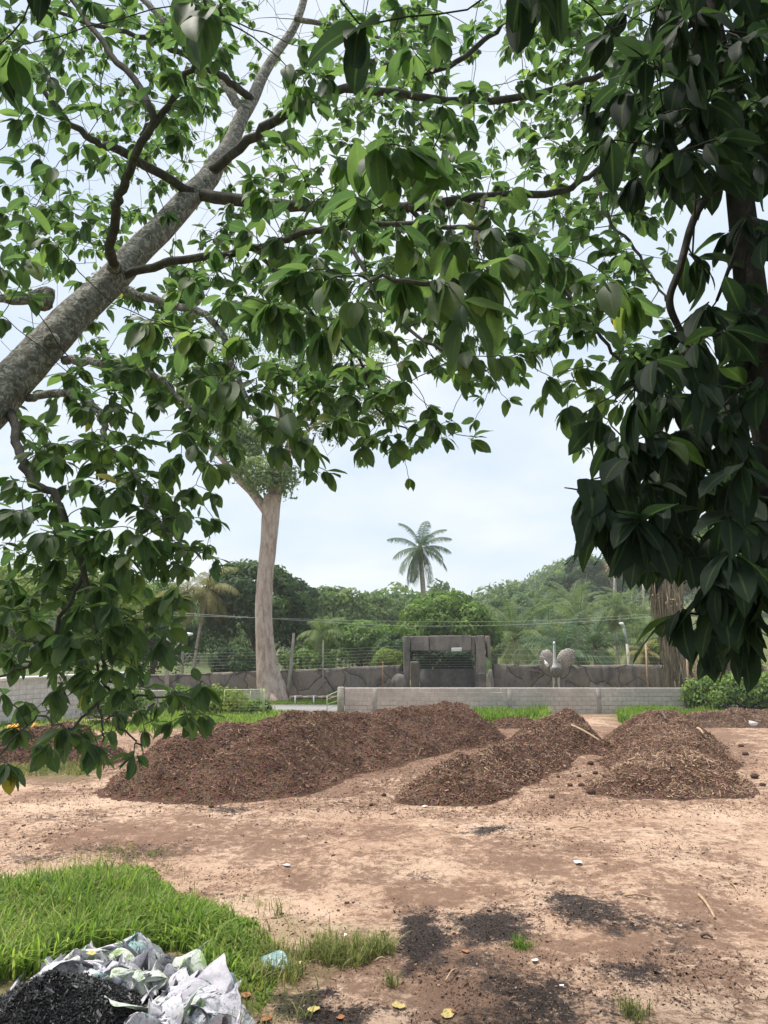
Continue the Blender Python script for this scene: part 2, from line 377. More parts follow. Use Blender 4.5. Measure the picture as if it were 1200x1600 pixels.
t = NT('strand'); c = t.ramp(t.attr('tint'), [(0.0, (0.10, 0.08, 0.055)), (0.5, (0.22, 0.18, 0.12)), (1.0, (0.36, 0.30, 0.21))]); t.bsdf(c, 0.95, 0.08); M['strand'] = t.m

# ---- ground
t = NT('sandy_dirt'); g = t.geo()
n1 = t.noise(0.42, 7, 0.62, g, 0.5); n2 = t.noise(3.2, 7, 0.68, g, 0.3); n3 = t.noise(26, 6, 0.7, g); n4 = t.noise(110, 3, 0.7, g); n5 = t.noise(1.4, 9, 0.74, t.scalev(g, (0.8, 1.2, 1)), 0.5)
c = t.ramp(n1, [(0.34, (0.34, 0.213, 0.148)), (0.48, (0.425, 0.285, 0.202)), (0.62, (0.52, 0.378, 0.280))])
c = t.mix(t.ramp(n2, [(0.40, 0.0), (0.66, 0.55)]), c, (0.58, 0.435, 0.325))
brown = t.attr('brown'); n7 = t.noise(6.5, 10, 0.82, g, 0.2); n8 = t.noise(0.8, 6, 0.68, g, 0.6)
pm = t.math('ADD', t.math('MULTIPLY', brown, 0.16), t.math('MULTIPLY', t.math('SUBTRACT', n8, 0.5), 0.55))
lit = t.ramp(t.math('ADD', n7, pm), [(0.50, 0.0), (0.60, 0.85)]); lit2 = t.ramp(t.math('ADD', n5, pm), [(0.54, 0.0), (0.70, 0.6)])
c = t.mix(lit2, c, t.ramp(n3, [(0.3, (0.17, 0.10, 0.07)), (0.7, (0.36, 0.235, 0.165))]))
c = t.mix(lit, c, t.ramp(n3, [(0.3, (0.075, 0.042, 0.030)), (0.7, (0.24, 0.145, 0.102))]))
n6 = t.noise(55, 5, 0.75, g); pat = t.ramp(t.noise(0.9, 6, 0.7, g, 0.8), [(0.38, 0.15), (0.62, 1.0)])
c = t.mix(t.math('MULTIPLY', pat, t.ramp(n3, [(0.46, 0.0), (0.62, 0.6)])), c, (0.14, 0.082, 0.058))
c = t.mix(t.math('MULTIPLY', pat, t.ramp(n6, [(0.50, 0.0), (0.62, 0.6)])), c, (0.16, 0.098, 0.07)); c = t.mix(t.ramp(n6, [(0.30, 0.5), (0.40, 0.0)]), c, (0.60, 0.455, 0.35))
c = t.mix(t.ramp(n4, [(0.58, 0.0), (0.70, 0.5)]), c, (0.17, 0.11, 0.085)); c = t.mix(t.ramp(n4, [(0.30, 0.4), (0.40, 0.0)]), c, (0.62, 0.51, 0.41))
dark = t.attr('dark'); dn = t.math('ADD', dark, t.math('MULTIPLY', t.math('SUBTRACT', t.math('ADD', t.math('MULTIPLY', n7, 0.7), t.math('MULTIPLY', n3, 0.5)), 0.60), 2.4))
dm = t.ramp(dn, [(0.26, 0.0), (0.66, 0.95)]); dm = t.math('MULTIPLY', dm, t.ramp(dark, [(0.02, 0.0), (0.2, 1.0)]))
c = t.mix(dm, c, t.ramp(n3, [(0.35, (0.012, 0.012, 0.013)), (0.65, (0.05, 0.045, 0.045))]))
green = t.attr('green'); c = t.mix(t.math('MULTIPLY', green, t.ramp(n2, [(0.3, 0.95), (0.7, 0.5)])), c, t.ramp(n3, [(0.3, (0.06, 0.085, 0.022)), (0.7, (0.13, 0.15, 0.045))]))
vo = t.n('ShaderNodeTexVoronoi', feature='DISTANCE_TO_EDGE'); vo.inputs['Scale'].default_value = 2.6
wv = t.n('ShaderNodeVectorMath', operation='ADD'); t.l(g, wv.inputs[0]); nn = t.n('ShaderNodeTexNoise'); nn.inputs['Scale'].default_value = 3.0; nn.inputs['Detail'].default_value = 4; t.l(g, nn.inputs['Vector']); t.l(t.scalev(nn.outputs['Color'], (0.35, 0.35, 0.0)), wv.inputs[1]); t.l(wv.outputs[0], vo.inputs['Vector'])
crk = t.math('MULTIPLY', t.ramp(vo.outputs['Distance'], [(0.0, 1.0), (0.022, 0.0)]), t.attr('crack'))
c = t.mix(crk, c, (0.10, 0.055, 0.035))
h = t.math('ADD', t.math('MULTIPLY', n3, 0.7), t.math('ADD', t.math('MULTIPLY', n4, 0.25), t.math('MULTIPLY', n2, 0.8))); h = t.math('SUBTRACT', h, t.math('MULTIPLY', crk, 0.8))
t.bsdf(c, 1.0, 0.06, t.bump(h, 0.75, 0.05)); M['dirt'] = t.m
M['road'] = simple('grey_road', (0.24, 0.23, 0.225), 0.95, 0.1, var=0.15, scale=3)
t = NT('hill_green'); g = t.geo(); c = t.ramp(t.noise(0.08, 6, .6, g), [(0.3, (0.05, 0.075, 0.03)), (0.6, (0.11, 0.125, 0.05)), (0.8, (0.2, 0.17, 0.10))]); t.bsdf(c, 1.0, 0.05); M['hill'] = t.m
#@@STRUCT
# ------------------------------------------------------------------ ground, hill, road
def blob(px, py, cx_, cy_, rx, ry, p=1.0):
    d = np.sqrt(((px - cx_) / rx) ** 2 + ((py - cy_) / ry) ** 2); return 1 - sstep(0.2, 1.35, d)
def gheight(x, y):
    x = np.asarray(x, float); y = np.asarray(y, float)
    near = 1 - sstep(26, 36, y)
    h = (fbm(x * 0.55, y * 0.55, 5, 4) - 0.5) * 0.13 * near + (fbm(x * 2.6, y * 2.6, 8, 4) - 0.5) * 0.05 * near
    h += (fbm(x * 9, y * 9, 12, 3) - 0.5) * 0.022 * (1 - sstep(12, 22, y))
    return h
GRASS_POLY = [(-60, 1385), (40, 1378), (120, 1358), (190, 1350), (235, 1362), (275, 1402), (345, 1425), (400, 1440), (430, 1480), (435, 1520), (425, 1560), (395, 1590), (330, 1610), (280, 1720), (-200, 1720), (-200, 1385)]
THIN_POLY = [(430, 1425), (500, 1440), (560, 1450), (625, 1455), (615, 1495), (540, 1515), (500, 1545), (480, 1590), (400, 1620), (380, 1560)]
DARKS = [(655, 1478, 52, 52, 1.0), (768, 1456, 62, 36, 1.0), (690, 1512, 60, 26, .55), (500, 1582, 110, 26, .95), (770, 1520, 55, 26, .55), (912, 1424, 64, 24, .8), (985, 1444, 70, 22, .6), (1060, 1450, 60, 14, .45),
         (1005, 1528, 66, 26, .62), (835, 1572, 100, 44, .7), (740, 1590, 60, 40, .5), (960, 1590, 60, 30, .45), (1100, 1580, 70, 18, .3), (757, 1297, 48, 7, .75), (352, 1265, 40, 7, .65), (110, 1275, 90, 8, .3), (200, 1330, 120, 14, .45), (660, 1368, 40, 10, .4),
         (1060, 1480, 60, 20, .4), (980, 1400, 60, 10, .4), (830, 1430, 30, 16, .4), (560, 1260, 50, 5, .25), (60, 1340, 90, 10, .5)]
BROWNS = [(470, 1180, 330, 90, 1.0), (770, 1185, 190, 90, 1.0), (1040, 1180, 170, 90, 1.0), (240, 1310, 330, 40, .8), (520, 1370, 160, 26, .7), (850, 1330, 200, 40, .7), (1050, 1380, 180, 30, .55), (960, 1490, 260, 80, .85), (1080, 1440, 140, 50, .6), (90, 1190, 150, 40, .9), (700, 1540, 260, 80, .9), (1110, 1330, 90, 30, .3), (480, 1300, 300, 20, .5), (700, 1400, 220, 40, .5)]
def ground_masks(x, y):
    wx = x + .45 * (fbm(x * .9, y * .9, 61, 4) - .5) + .35 * (fbm(x * 4, y * 4, 62, 3) - .5); wy = y + .8 * (fbm(x * .9, y * .9, 63, 4) - .5) + .5 * (fbm(x * 4, y * 4, 64, 3) - .5)
    px, py, f = proj(np.stack([wx, wy, 0 * x], -1))
    dark = 0 * x; brown = 0 * x
    for a in DARKS: dark = np.maximum(dark, a[4] * blob(px, py, a[0], a[1], a[2] * 1.15, a[3] * 1.15))
    for a in BROWNS: brown = np.maximum(brown, a[4] * blob(px, py, *a[:4]))
    px, py, f = proj(np.stack([x, y, 0 * x], -1))
    g = inpoly(px, py, GRASS_POLY) * 0.9 + inpoly(px, py, THIN_POLY) * 0.35
    g = np.maximum(g, sstep(33.2, 33.8, y) * sstep(-24, -21, x) * 0.9)
    g = np.maximum(g, 0.8 * blob(px, py, 260, 1130, 120, 12)); g = np.maximum(g, 0.8 * blob(px, py, 790, 1122, 60, 10)); g = np.maximum(g, 0.9 * blob(px, py, 1000, 1118, 60, 14))
    g = np.maximum(g, 0.6 * blob(px, py, 90, 1210, 70, 10))
    crk = blob(px, py, 1130, 1545, 140, 70)
    return np.clip(dark, 0, 1), np.clip(brown, 0, 1), np.clip(g, 0, 1), crk
nr, nc = 430, 430
ys = 3.6 * (62 / 3.6) ** (np.arange(nr) / (nr - 1)); rs = np.linspace(-0.95, 0.95, nc)
Y, X = np.meshgrid(ys, rs, indexing='ij'); X = X * Y
Z = gheight(X, Y)
i = np.arange(nr - 1)[:, None]; j = np.arange(nc - 1)[None, :]
Q = np.stack([i * nc + j, i * nc + j + 1, (i + 1) * nc + j + 1, (i + 1) * nc + j], -1).reshape(-1, 4)
dk, br, gn, ck = ground_masks(X.ravel(), Y.ravel())
o = MB().add(np.stack([X, Y, Z], -1), Q).build('ground', M['dirt'], extra={'dark': dk, 'brown': br, 'green': gn, 'crack': ck}); tag(o, kind='structure')
def hillz(x, y):
    return 12.5 * sstep(62, 165, y) * sstep(6, 46, x - 0.10 * (y - 110)) + 6 * sstep(170, 330, y) + 13 * sstep(330, 700, y) + (fbm(x * .02, y * .02, 3, 3) - .5) * 5 * sstep(90, 150, y)
gx = np.linspace(-620, 620, 101); gy = np.concatenate([np.linspace(-200, 50, 10), np.linspace(62, 500, 74), np.linspace(530, 820, 12)])
Y, X = np.meshgrid(gy, gx, indexing='ij'); nr, nc = Y.shape
i = np.arange(nr - 1)[:, None]; j = np.arange(nc - 1)[None, :]
Q = np.stack([i * nc + j, i * nc + j + 1, (i + 1) * nc + j + 1, (i + 1) * nc + j], -1).reshape(-1, 4)
o = MB().add(np.stack([X, Y, hillz(X, Y) - 0.14], -1), Q).build('terrain', M['hill']); tag(o, kind='structure')
v, q = box((0, 36.6, -0.03), (90, 3.4, 0.10)); tag(MB().add(v, q).build('road', M['road']), kind='structure')

# ------------------------------------------------------------------ stone-look wall
def clip_poly(poly, n, d):
    out = []
    for k in range(len(poly)):
        a = poly[k]; b = poly[(k + 1) % len(poly)]; da = a @ n - d; db = b @ n - d
        if da <= 0: out.append(a)
        if da * db < 0: out.append(a + (b - a) * (da / (da - db)))
    return out
def slab_wall(name, x0, x1, y0, y1, h0, h1, label, seed):
    r = np.random.default_rng(seed); L = math.hypot(x1 - x0, y1 - y0); ux, uy = (x1 - x0) / L, (y1 - y0) / L
    root = thing(name, (x0, y0, 0), label, 'wall')
    def to3(u, v, w): return np.stack([x0 + ux * u + uy * w, y0 + uy * u - ux * w, v], -1)
    hh = lambda u: h0 + (h1 - h0) * u / L + 0.10 * (fbm(u * 0.5, u * 0 + 3.3, seed, 3) - 0.5)
    us = np.linspace(0, L, int(L / 0.25) + 2); tp = hh(us)
    m = MB(); k = len(us)
    V = np.concatenate([to3(us, 0 * us - 0.1, 0 * us), to3(us, tp - .03, 0 * us), to3(us, tp - .03, 0 * us - .25), to3(us, 0 * us - .1, 0 * us - .25)])
    Q = [[a * k + b, a * k + b + 1, (a + 1) * k + b + 1, (a + 1) * k + b] for a in range(3) for b in range(k - 1)]
    m.add(V, Q).build('backing', M['groove'], root)
    S = []
    nu = max(2, int(L / 1.75))
    for a in range(nu):
        for row in range(2):
            S.append([(a + 0.5 + r.uniform(-.42, .42) + 0.25 * row) * L / nu, (0.30 + 0.52 * row) * h1 + r.uniform(-.22, .22)])
    S = np.array(S)
    for a in range(len(S)):
        pl = [np.array(p_, float) for p_ in ((0, -0.1), (L, -0.1), (L, 3.5), (0, 3.5))]
        for b in range(len(S)):
            if a == b or abs(S[a, 0] - S[b, 0]) > 6: continue
            n = (S[b] - S[a]); n = n / np.linalg.norm(n)
            pl = clip_poly(pl, n, n @ ((S[a] + S[b]) / 2))
            if len(pl) < 3: break
        if len(pl) < 3: continue
        ring = []
        for e in range(len(pl)):
            A, B = pl[e], pl[(e + 1) % len(pl)]; c = max(1, int(np.linalg.norm(B - A) / 0.14))
            for s_ in range(c): ring.append(A + (B - A) * s_ / c)
        ring = np.array(ring); 
        ring[:, 0] += (fbm(ring[:, 0] * 1.1, ring[:, 1] * 1.1, seed + 5, 3) - .5) * 1.5 * (ring[:, 0] > 0.01) * (ring[:, 0] < L - 0.01); ring[:, 1] += (fbm(ring[:, 0] * 1.1, ring[:, 1] * 1.1, seed + 9, 3) - .5) * 1.1
        ring[:, 1] = np.minimum(ring[:, 1], hh(ring[:, 0])); ring[:, 0] = np.clip(ring[:, 0], 0, L)
        cen = ring.mean(0); k = len(ring)
        th = 0.05 + r.uniform(0, .05)
        d = norm(ring - cen)
        r1 = ring - d * 0.012; r2 = ring - d * 0.07; r3 = cen + (ring - cen) * .5
        cs = lambda rr, w: to3(rr[:, 0], rr[:, 1], np.full(k, w) + 0.03 * (fbm(rr[:, 0] * 3, rr[:, 1] * 3, seed, 3) - .5))
        V = np.concatenate([to3(r1[:, 0], r1[:, 1], np.full(k, -.02)), cs(r1, th * .5), cs(r2, th), cs(r3, th + .03), to3(cen[None, 0], cen[None, 1], np.array([th + .035]))])
        Q = [[s_ * k + e, s_ * k + (e + 1) % k, (s_ + 1) * k + (e + 1) % k, (s_ + 1) * k + e] for s_ in range(3) for e in range(k)]
        T = [[3 * k + e, 3 * k + (e + 1) % k, 4 * k] for e in range(k)]
        MB().add(V, Q, T).build('rock_slab', M['rock'], root)
    return root
xa = lambda px, d: (px - 600) / F * d * (1.0)          # x of a pixel column at world distance d (near enough for level rays)
def XD(px, py, d): return P(px, py, d)[0]
slab_wall('rock_wall', XD(215, 1060, 41.5), XD(627, 1060, 43), 41.5, 43, 1.32, 1.82, 'long dark imitation rock wall behind the thick pale tree trunk', 21)
slab_wall('rock_wall', XD(771, 1060, 43), XD(1075, 1060, 43), 43, 43, 1.86, 1.80, 'dark imitation rock wall with wavy joints behind the ostrich statue', 33)
slab_wall('rock_wall', XD(1075, 1060, 43.3), XD(1330, 1060, 43.3), 43.3, 43.3, 1.66, 1.6, 'imitation rock wall beyond the weedy bank and tree trunks', 45)

# ------------------------------------------------------------------ portal gate
def rough_box(c, s, cuts=5, amp=0.05, seed=0, bev=0.06):
    import bmesh
    bm = bmesh.new(); bmesh.ops.create_cube(bm, size=1.0)
    for v in bm.verts: v.co.x *= s[0]; v.co.y *= s[1]; v.co.z *= s[2]
    bmesh.ops.bevel(bm, geom=bm.edges[:], offset=bev, segments=2, affect='EDGES', profile=0.6)
    bmesh.ops.triangulate(bm, faces=bm.faces[:]); 
    for _ in range(3):
        es = [e for e in bm.edges if e.calc_length() > 0.28]
        if not es: break
        bmesh.ops.subdivide_edges(bm, edges=es, cuts=1); bmesh.ops.triangulate(bm, faces=[f for f in bm.faces if len(f.verts) > 3])
    V = np.array([v.co[:] for v in bm.verts]) + np.asarray(c, float); bm.verts.index_update()
    T = [[v.index for v in f.verts] for f in bm.faces]; bm.free()
    V[:, 0] += amp * 2 * (fbm(V[:, 2] * 1.6 + V[:, 1], V[:, 0] * 1.6, seed + 1, 3) - .5)
    V[:, 1] += amp * 2 * (fbm(V[:, 2] * 1.9, V[:, 0] * 1.9, seed + 2, 3) - .5)
    V[:, 2] += amp * 1.4 * (fbm(V[:, 0] * 1.7, V[:, 1] + V[:, 2], seed + 3, 3) - .5)
    return V, None, T
D0 = 42.4
def px_box(x0, x1, y0, y1, d, depth):
    a = P(x0, y0, d); b = P(x1, y1, d); return ((a[0] + b[0]) / 2, d + depth / 2, (a[2] + b[2]) / 2), (b[0] - a[0], depth, a[2] - b[2])
portal = thing('gateway', P(695, 1078, D0) * np.array([1, 1, 0]), 'grey imitation stone gateway with a heavy lintel over a sheet metal gate', 'gateway')
def pp(name, x0, x1, y0, y1, dd, depth, mat='rock', amp=0.05, seed=0):
    c, s = px_box(x0, x1, y0, y1, D0 + dd, depth); v, q, t_ = rough_box(c, s, amp=amp, seed=seed); return MB().add(v, q, t_).build(name, M[mat], portal)
pp('pillar', 630, 641, 994, 1098, -0.1, 0.9, seed=1, amp=.06); pp('pillar', 743, 760, 993, 1096, -0.15, 0.95, seed=2, amp=.07)
pp('side_block', 760.5, 767, 994, 1028, 0.1, 0.7, seed=3)
pp('pillar_foot', 747, 760, 1052, 1098, -0.35, 0.3, seed=4)
pp('lintel', 641.3, 671, 994, 1017, 0.0, 0.8, seed=5, amp=.04); pp('lintel', 671.3, 737, 993, 1017, 0.02, 0.8, seed=6, amp=.04); pp('lintel', 737.2, 743, 994, 1023, 0.05, 0.8, seed=7, amp=.03)
pp('inner_wall', 641.5, 656, 1034, 1100, 0.9, 0.5, seed=8, amp=.03)
pp('roof_slab', 640, 744, 994, 998, 0.83, 2.2, seed=9, amp=.02)
c, s = px_box(705, 721, 1012, 1018, D0 - 0.06, 0.10); v, q, t_ = rough_box(c, s, amp=.05, seed=10, bev=.04); MB().add(v, q, t_).build('plaster_patch', M['paper'], portal)
m = MB(); a = P(656, 1045, D0 + .9); b = P(744, 1046, D0 + .9); n = 46
for k in range(n):
    x = a[0] + (b[0] - a[0]) * (k + .5) / n; w = (b[0] - a[0]) / n
    v, q, t_ = bbox((x, D0 + .9, a[2] / 2 - .05), (w * .52, 0.07, a[2] + .1), .015); m.add(v, q, t_)
v, q = box(((a[0] + b[0]) / 2, D0 + .945, a[2] / 2 - .05), (b[0] - a[0], 0.02, a[2] + .1)); m.add(v, q)
m.build('sheet_gate', M['corr'], portal)
for k in range(6):
    z = a[2] + 0.1 + k * 0.14
    v, q, t_ = tube([[a[0] - .4, D0 + 1.0, z], [b[0], D0 + 1.0, z + .02]], .007, 5); MB().add(v, q, t_).build('wire_strand', M['wire'], portal)
# boulders at the foot of the gateway
def rock(name, c, s, seed, mat, label, cat, group=None):
    root = MB(); n, k = 14, 18
    th = np.linspace(0, PI, n)[:, None]; ph = np.linspace(0, 2 * PI, k, endpoint=False)[None, :]
    d = np.stack([np.sin(th) * np.cos(ph), np.sin(th) * np.sin(ph), np.cos(th) + 0 * ph], -1).reshape(-1, 3)
    rr = 1 + .5 * (fbm(d[:, 0] * 1.6 + seed, d[:, 1] * 1.6 + d[:, 2] * 1.3, seed, 3) - .5)
    V = d * rr[:, None] * np.array(s) + np.asarray(c)
    i = np.arange(n - 1)[:, None]; j = np.arange(k)[None, :]
    Q = np.stack([i * k + j, (i + 1) * k + j, (i + 1) * k + (j + 1) % k, i * k + (j + 1) % k], -1).reshape(-1, 4)
    return tag(root.add(V, Q).build(name, M[mat]), label, cat, group)
p = P(623, 1066, 42.0); rock('boulder', p, (.42, .4, .5), 3, 'rock', 'knobbly grey boulder heaped at the left foot of the gateway', 'boulder')
p = P(766, 1062, 42.0); rock('boulder', p + np.array([0, 0, -.35]), (.22, .3, .95), 5, 'rock', 'tall upright grey boulder against the right pillar of the gateway', 'boulder')

# ------------------------------------------------------------------ block walls
def block_wall(root, x0, y0, x1, y1, rows, hz, bl=0.39, seed=0, mat='block'):
    r = np.random.default_rng(seed); L = math.hypot(x1 - x0, y1 - y0); a = math.atan2(y1 - y0, x1 - x0); n = max(1, round(L / bl)); bl = L / n
    gap = 0.012
    v, q = box(((x0 + x1) / 2, (y0 + y1) / 2, rows * hz / 2 - .06), (L - .02, 0.10, rows * hz + .1), a); MB().add(v, q).build('mortar_core', M['mortar'], root)
    v, q, t_ = bbox((0, 0, 0), (bl - gap, 0.14, hz - gap), .008); me = MB().add(v, q, t_).mesh('block', M[mat], False)
    v, q, t_ = bbox((0, 0, 0), (bl / 2 - gap, 0.14, hz - gap), .008); mh = MB().add(v, q, t_).mesh('half_block', M[mat], False)
    off = root.location
    for k in range(rows):
        odd = k % 2; u = 0.0; cells = ([('h', bl / 2)] if odd else []) + [('f', bl)] * (n - odd) + ([('h', bl / 2)] if odd else [])
        for kind, w in cells:
            s_ = u + w / 2; u += w
            o = bpy.data.objects.new('block', me if kind == 'f' else mh); COL.objects.link(o); o.parent = root
            j = r.normal(0, .005)
            o.location = Vector((x0 + math.cos(a) * s_ - math.sin(a) * j, y0 + math.sin(a) * s_ + math.cos(a) * j, (k + .5) * hz + r.normal(0, .002) - .03)) - off
            o.rotation_euler = (0, 0, a + r.normal(0, .006))
WX0, WX1 = XD(531, 1090, 34.0), XD(1068, 1090, 34.0)
bw = thing('block_wall', (WX0, 34, 0), 'long low unpainted concrete block wall running in front of the gateway', 'wall')
block_wall(bw, WX0 + .22, 34.0, WX1, 34.0, 6, 0.188, 0.40, 1)
v, q, t_ = bbox((WX0 + .05, 34.0, 0.56), (.3, .24, 1.16), .02); MB().add(v, q, t_).build('end_post', M['concrete'], bw)
for pxx in (586, 796, 935):
    v, q, t_ = bbox((XD(pxx, 1090, 34), 33.93, 0.54), (.2, .05, 1.10), .01); MB().add(v, q, t_).build('pilaster', M['concrete'], bw)
LX0, LX1 = XD(-70, 1080, 27.5), XD(204, 1080, 34.5)
lw = thing('shed_wall', (LX0, 27.5, 0), 'pale block wall of a low shed capped with white metal behind hanging leaves', 'wall')
block_wall(lw, LX0, 27.5, LX1, 34.5, 9, 0.188, 0.62, 2, 'pale_block')
a = math.atan2(34.5 - 27.5, LX1 - LX0)
v, q, t_ = bbox(((LX0 + LX1) / 2, 31.0, 1.75), (math.hypot(7, LX1 - LX0) + .3, 0.5, 0.07), .01, a); MB().add(v, q, t_).build('metal_cap', M['whitemetal'], lw)
SX0, SX1 = XD(206, 1090, 35.0), XD(413, 1090, 36.0)
sw = thing('block_wall', (SX0, 35, 0), 'short low block wall behind the green wire mesh gate', 'wall')
block_wall(sw, SX0, 35.0, SX1, 36.0, 5, 0.188, 0.40, 3)

# ------------------------------------------------------------------ green mesh gates
def bar(m, a, b, r=.02, n=6): 
    v, q, t_ = tube([a, b], r, n); m.add(v, q, t_)
def mesh_gate(name, x0, x1, y0, y1, z0, z1, label, cat, step=0.12, slope=0.0, posts=True):
    root = thing(name, (x0, y0, 0), label, cat)
    A = np.array([x0, y0, z0]); B = np.array([x1, y1, z0]); up0 = np.array([0, 0, z1 - z0 - slope]); up1 = np.array([0, 0, z1 - z0])
    m = MB(); bar(m, A, B); bar(m, A + up0, B + up1); bar(m, A, A + up0); bar(m, B, B + up1); m.build('frame', M['palegreen'], root)
    m = MB(); L = np.linalg.norm(B - A)
    for k in range(1, int(L / step)):
        f = k * step / L; a = A + (B - A) * f; bar(m, a, a + up0 + (up1 - up0) * f, .0035, 4)
    for k in range(1, int((z1 - z0) / step)):
        f = k * step / (z1 - z0); bar(m, A + up0 * f, B + up1 * f, .0035, 4)
    tag(m.build('wire_mesh', M['palegreen'], root), kind='stuff')
    return root
p0 = P(351, 1078, 32.6); p1 = P(411, 1078, 32.6)
g = mesh_gate('mesh_gate', p0[0], p1[0], 32.6, 32.6, 0.06, p0[2], 'pale green wire mesh gate panel standing left of the driveway opening', 'gate')
for dx, dy in ((0.06, 0), (0.0, .18), (-.16, .5)):
    v, q, t_ = tube([[p1[0] + dx, 32.6 + dy, -.05], [p1[0] + dx, 32.6 + dy, p1[2] + .04]], .03 if dy < .3 else .02, 7); MB().add(v, q, t_).build('post', M['palegreen'], g)
m = MB(); bar(m, [p1[0], 32.6, p1[2] - .05], [p1[0] - .75, 33.9, p1[2] - .05], .018); bar(m, [p1[0] - .75, 33.9, p1[2] - .05], [p1[0] - .75, 33.9, .1], .018); bar(m, [p1[0], 32.6, .15], [p1[0] - .75, 33.9, .15], .018)
m.build('side_frame', M['palegreen'], g)
q0 = P(511, 1100, 32.9); q1 = P(528, 1100, 33.6); zt = P(528, 1081, 33.6)[2]
g = thing('gate_leaf', (q0[0], 32.9, 0), 'narrow pale green gate leaf standing open at the end of the block wall', 'gate')
A = np.array([q0[0], 32.9, .0]); B = np.array([q1[0], 33.6, .05]); m = MB()
bar(m, A, A + [0, 0, zt - .12]); bar(m, B, B + [0, 0, zt - .02]); bar(m, A + [0, 0, zt - .12], B + [0, 0, zt - .02]); bar(m, A + [0, 0, .1], B + [0, 0, .1]); m.build('frame', M['palegreen'], g)
for f in (.3, .5, .72): 
    m = MB(); bar(m, A + [0, 0, zt * f], B + [0, 0, zt * f + .05], .014); m.build('rail', M['palegreen'], g)

# ------------------------------------------------------------------ ostrich statue
t = NT('speckled_plumage'); v_ = t.n('ShaderNodeTexVoronoi'); v_.inputs['Scale'].default_value = 13; t.l(t.pos(), v_.inputs['Vector'])
c = t.ramp(v_.outputs['Distance'], [(0.15, (0.12, 0.11, 0.10)), (0.45, (0.24, 0.215, 0.19)), (0.75, (0.36, 0.32, 0.28))]); c = t.mix(t.ramp(t.noise(1.6, 3, .5, t.pos()), [(0.42, 0.0), (0.6, .6)]), c, (0.40, 0.34, 0.29))
t.bsdf(c, .95, .1, t.bump(v_.outputs['Distance'], .8, .05)); M['plume'] = t.m
M['neck'] = simple('pale_neck_paint', (0.46, 0.46, 0.43), .8, .2, var=.2)
DO = 41.2; fx = P(867, 1095, DO)
ost = thing('ostrich_statue', (fx[0], DO, 0), 'grey speckled ostrich statue raising both wings before the imitation rock wall', 'statue')
def O(px, py, dd=0.0): return P(px, py, DO + dd)
path = smooth_path([O(871, 1040, 1.0), O(870, 1044, .6), O(869, 1047, .15), O(868, 1047, -.15), O(867.5, 1044, -.33), O(867, 1038, -.36), O(866.5, 1028, -.36), O(866, 1016, -.36), O(866, 1008, -.36), O(866, 1004.5, -.38), O(865.8, 1004.2, -.48), O(865.6, 1005, -.58), O(865.5, 1005.8, -.70)], 4)
rad = np.interp(np.linspace(0, 12, len(path)), range(13), [.08, .32, .42, .38, .22, .12, .085, .068, .062, .075, .07, .04, .012])
v, q, t_ = tube(path, rad, 14, .05); 
tint = np.concatenate([np.repeat((np.linspace(0, 12, len(path)) > 4.3).astype(float), 14), [0, 1]])
t = NT('ostrich_body'); col = t.mix(t.attr('tint'), t.ramp(t.noise(14, 4, .6, t.pos()), [(.35, (.10, .09, .085)), (.65, (.22, .2, .18))]), (0.45, 0.45, 0.42)); t.bsdf(col, .9, .1); M['ostbody'] = t.m
MB().add(v, q, t_, tint=tint).build('body', M['ostbody'], ost)
def wing(c, sx_, sz, tilt, seed):
    n, k = 16, 24
    th = np.linspace(0, PI, n)[:, None]; ph = np.linspace(0, 2 * PI, k, endpoint=False)[None, :]
    d = np.stack([np.sin(th) * np.cos(ph), np.sin(th) * np.sin(ph), np.cos(th) + 0 * ph], -1).reshape(-1, 3)
    V = d * np.array([sx_, .20, sz]) * (1 + .12 * (fbm(d[:, 0] * 5 + seed, d[:, 2] * 5, seed, 3) - .5))[:, None]
    ca, sa = math.cos(tilt), math.sin(tilt); V = np.stack([V[:, 0] * ca + V[:, 2] * sa, V[:, 1], -V[:, 0] * sa + V[:, 2] * ca], -1) + c
    i = np.arange(n - 1)[:, None]; j = np.arange(k)[None, :]
    return MB().add(V, np.stack([i * k + j, (i + 1) * k + j, (i + 1) * k + (j + 1) % k, i * k + (j + 1) % k], -1).reshape(-1, 4)).build('wing', M['plume'], ost)
wing(O(855, 1031, .1), .40, .56, -.15, 3); wing(O(885, 1028.5, .1), .47, .60, .75, 9)
v, q, t_ = tube(smooth_path([O(850, 1030, .0), O(853, 1036, -.15), O(856, 1042, -.1)], 4), [.03] * 4 + [.09] * 4 + [.02], 8); MB().add(v, q, t_).build('tail_plume', M['paper'], ost)
for (x0, y0, x1, y1) in ((865.5, 1052, 864.5, 1096), (872, 1054, 875, 1096)):
    a = O(x0, y0, 0); b = O(x1, y1, -.05); b[2] = 0; mid = (a + b) / 2 + np.array([0.02, .08, 0])
    v, q, t_ = tube(smooth_path([a, mid, b], 4), [.11, .09, .07, .055, .05, .045, .045, .045, .05], 8); l_ = MB().add(v, q, t_)
    for s_ in (-.07, .06): 
        v, q, t_ = tube([b + [0, 0, .02], b + [s_, -.2, .02]], [.045, .02], 6); l_.add(v, q, t_)
    l_.build('leg', M['neck'], ost)

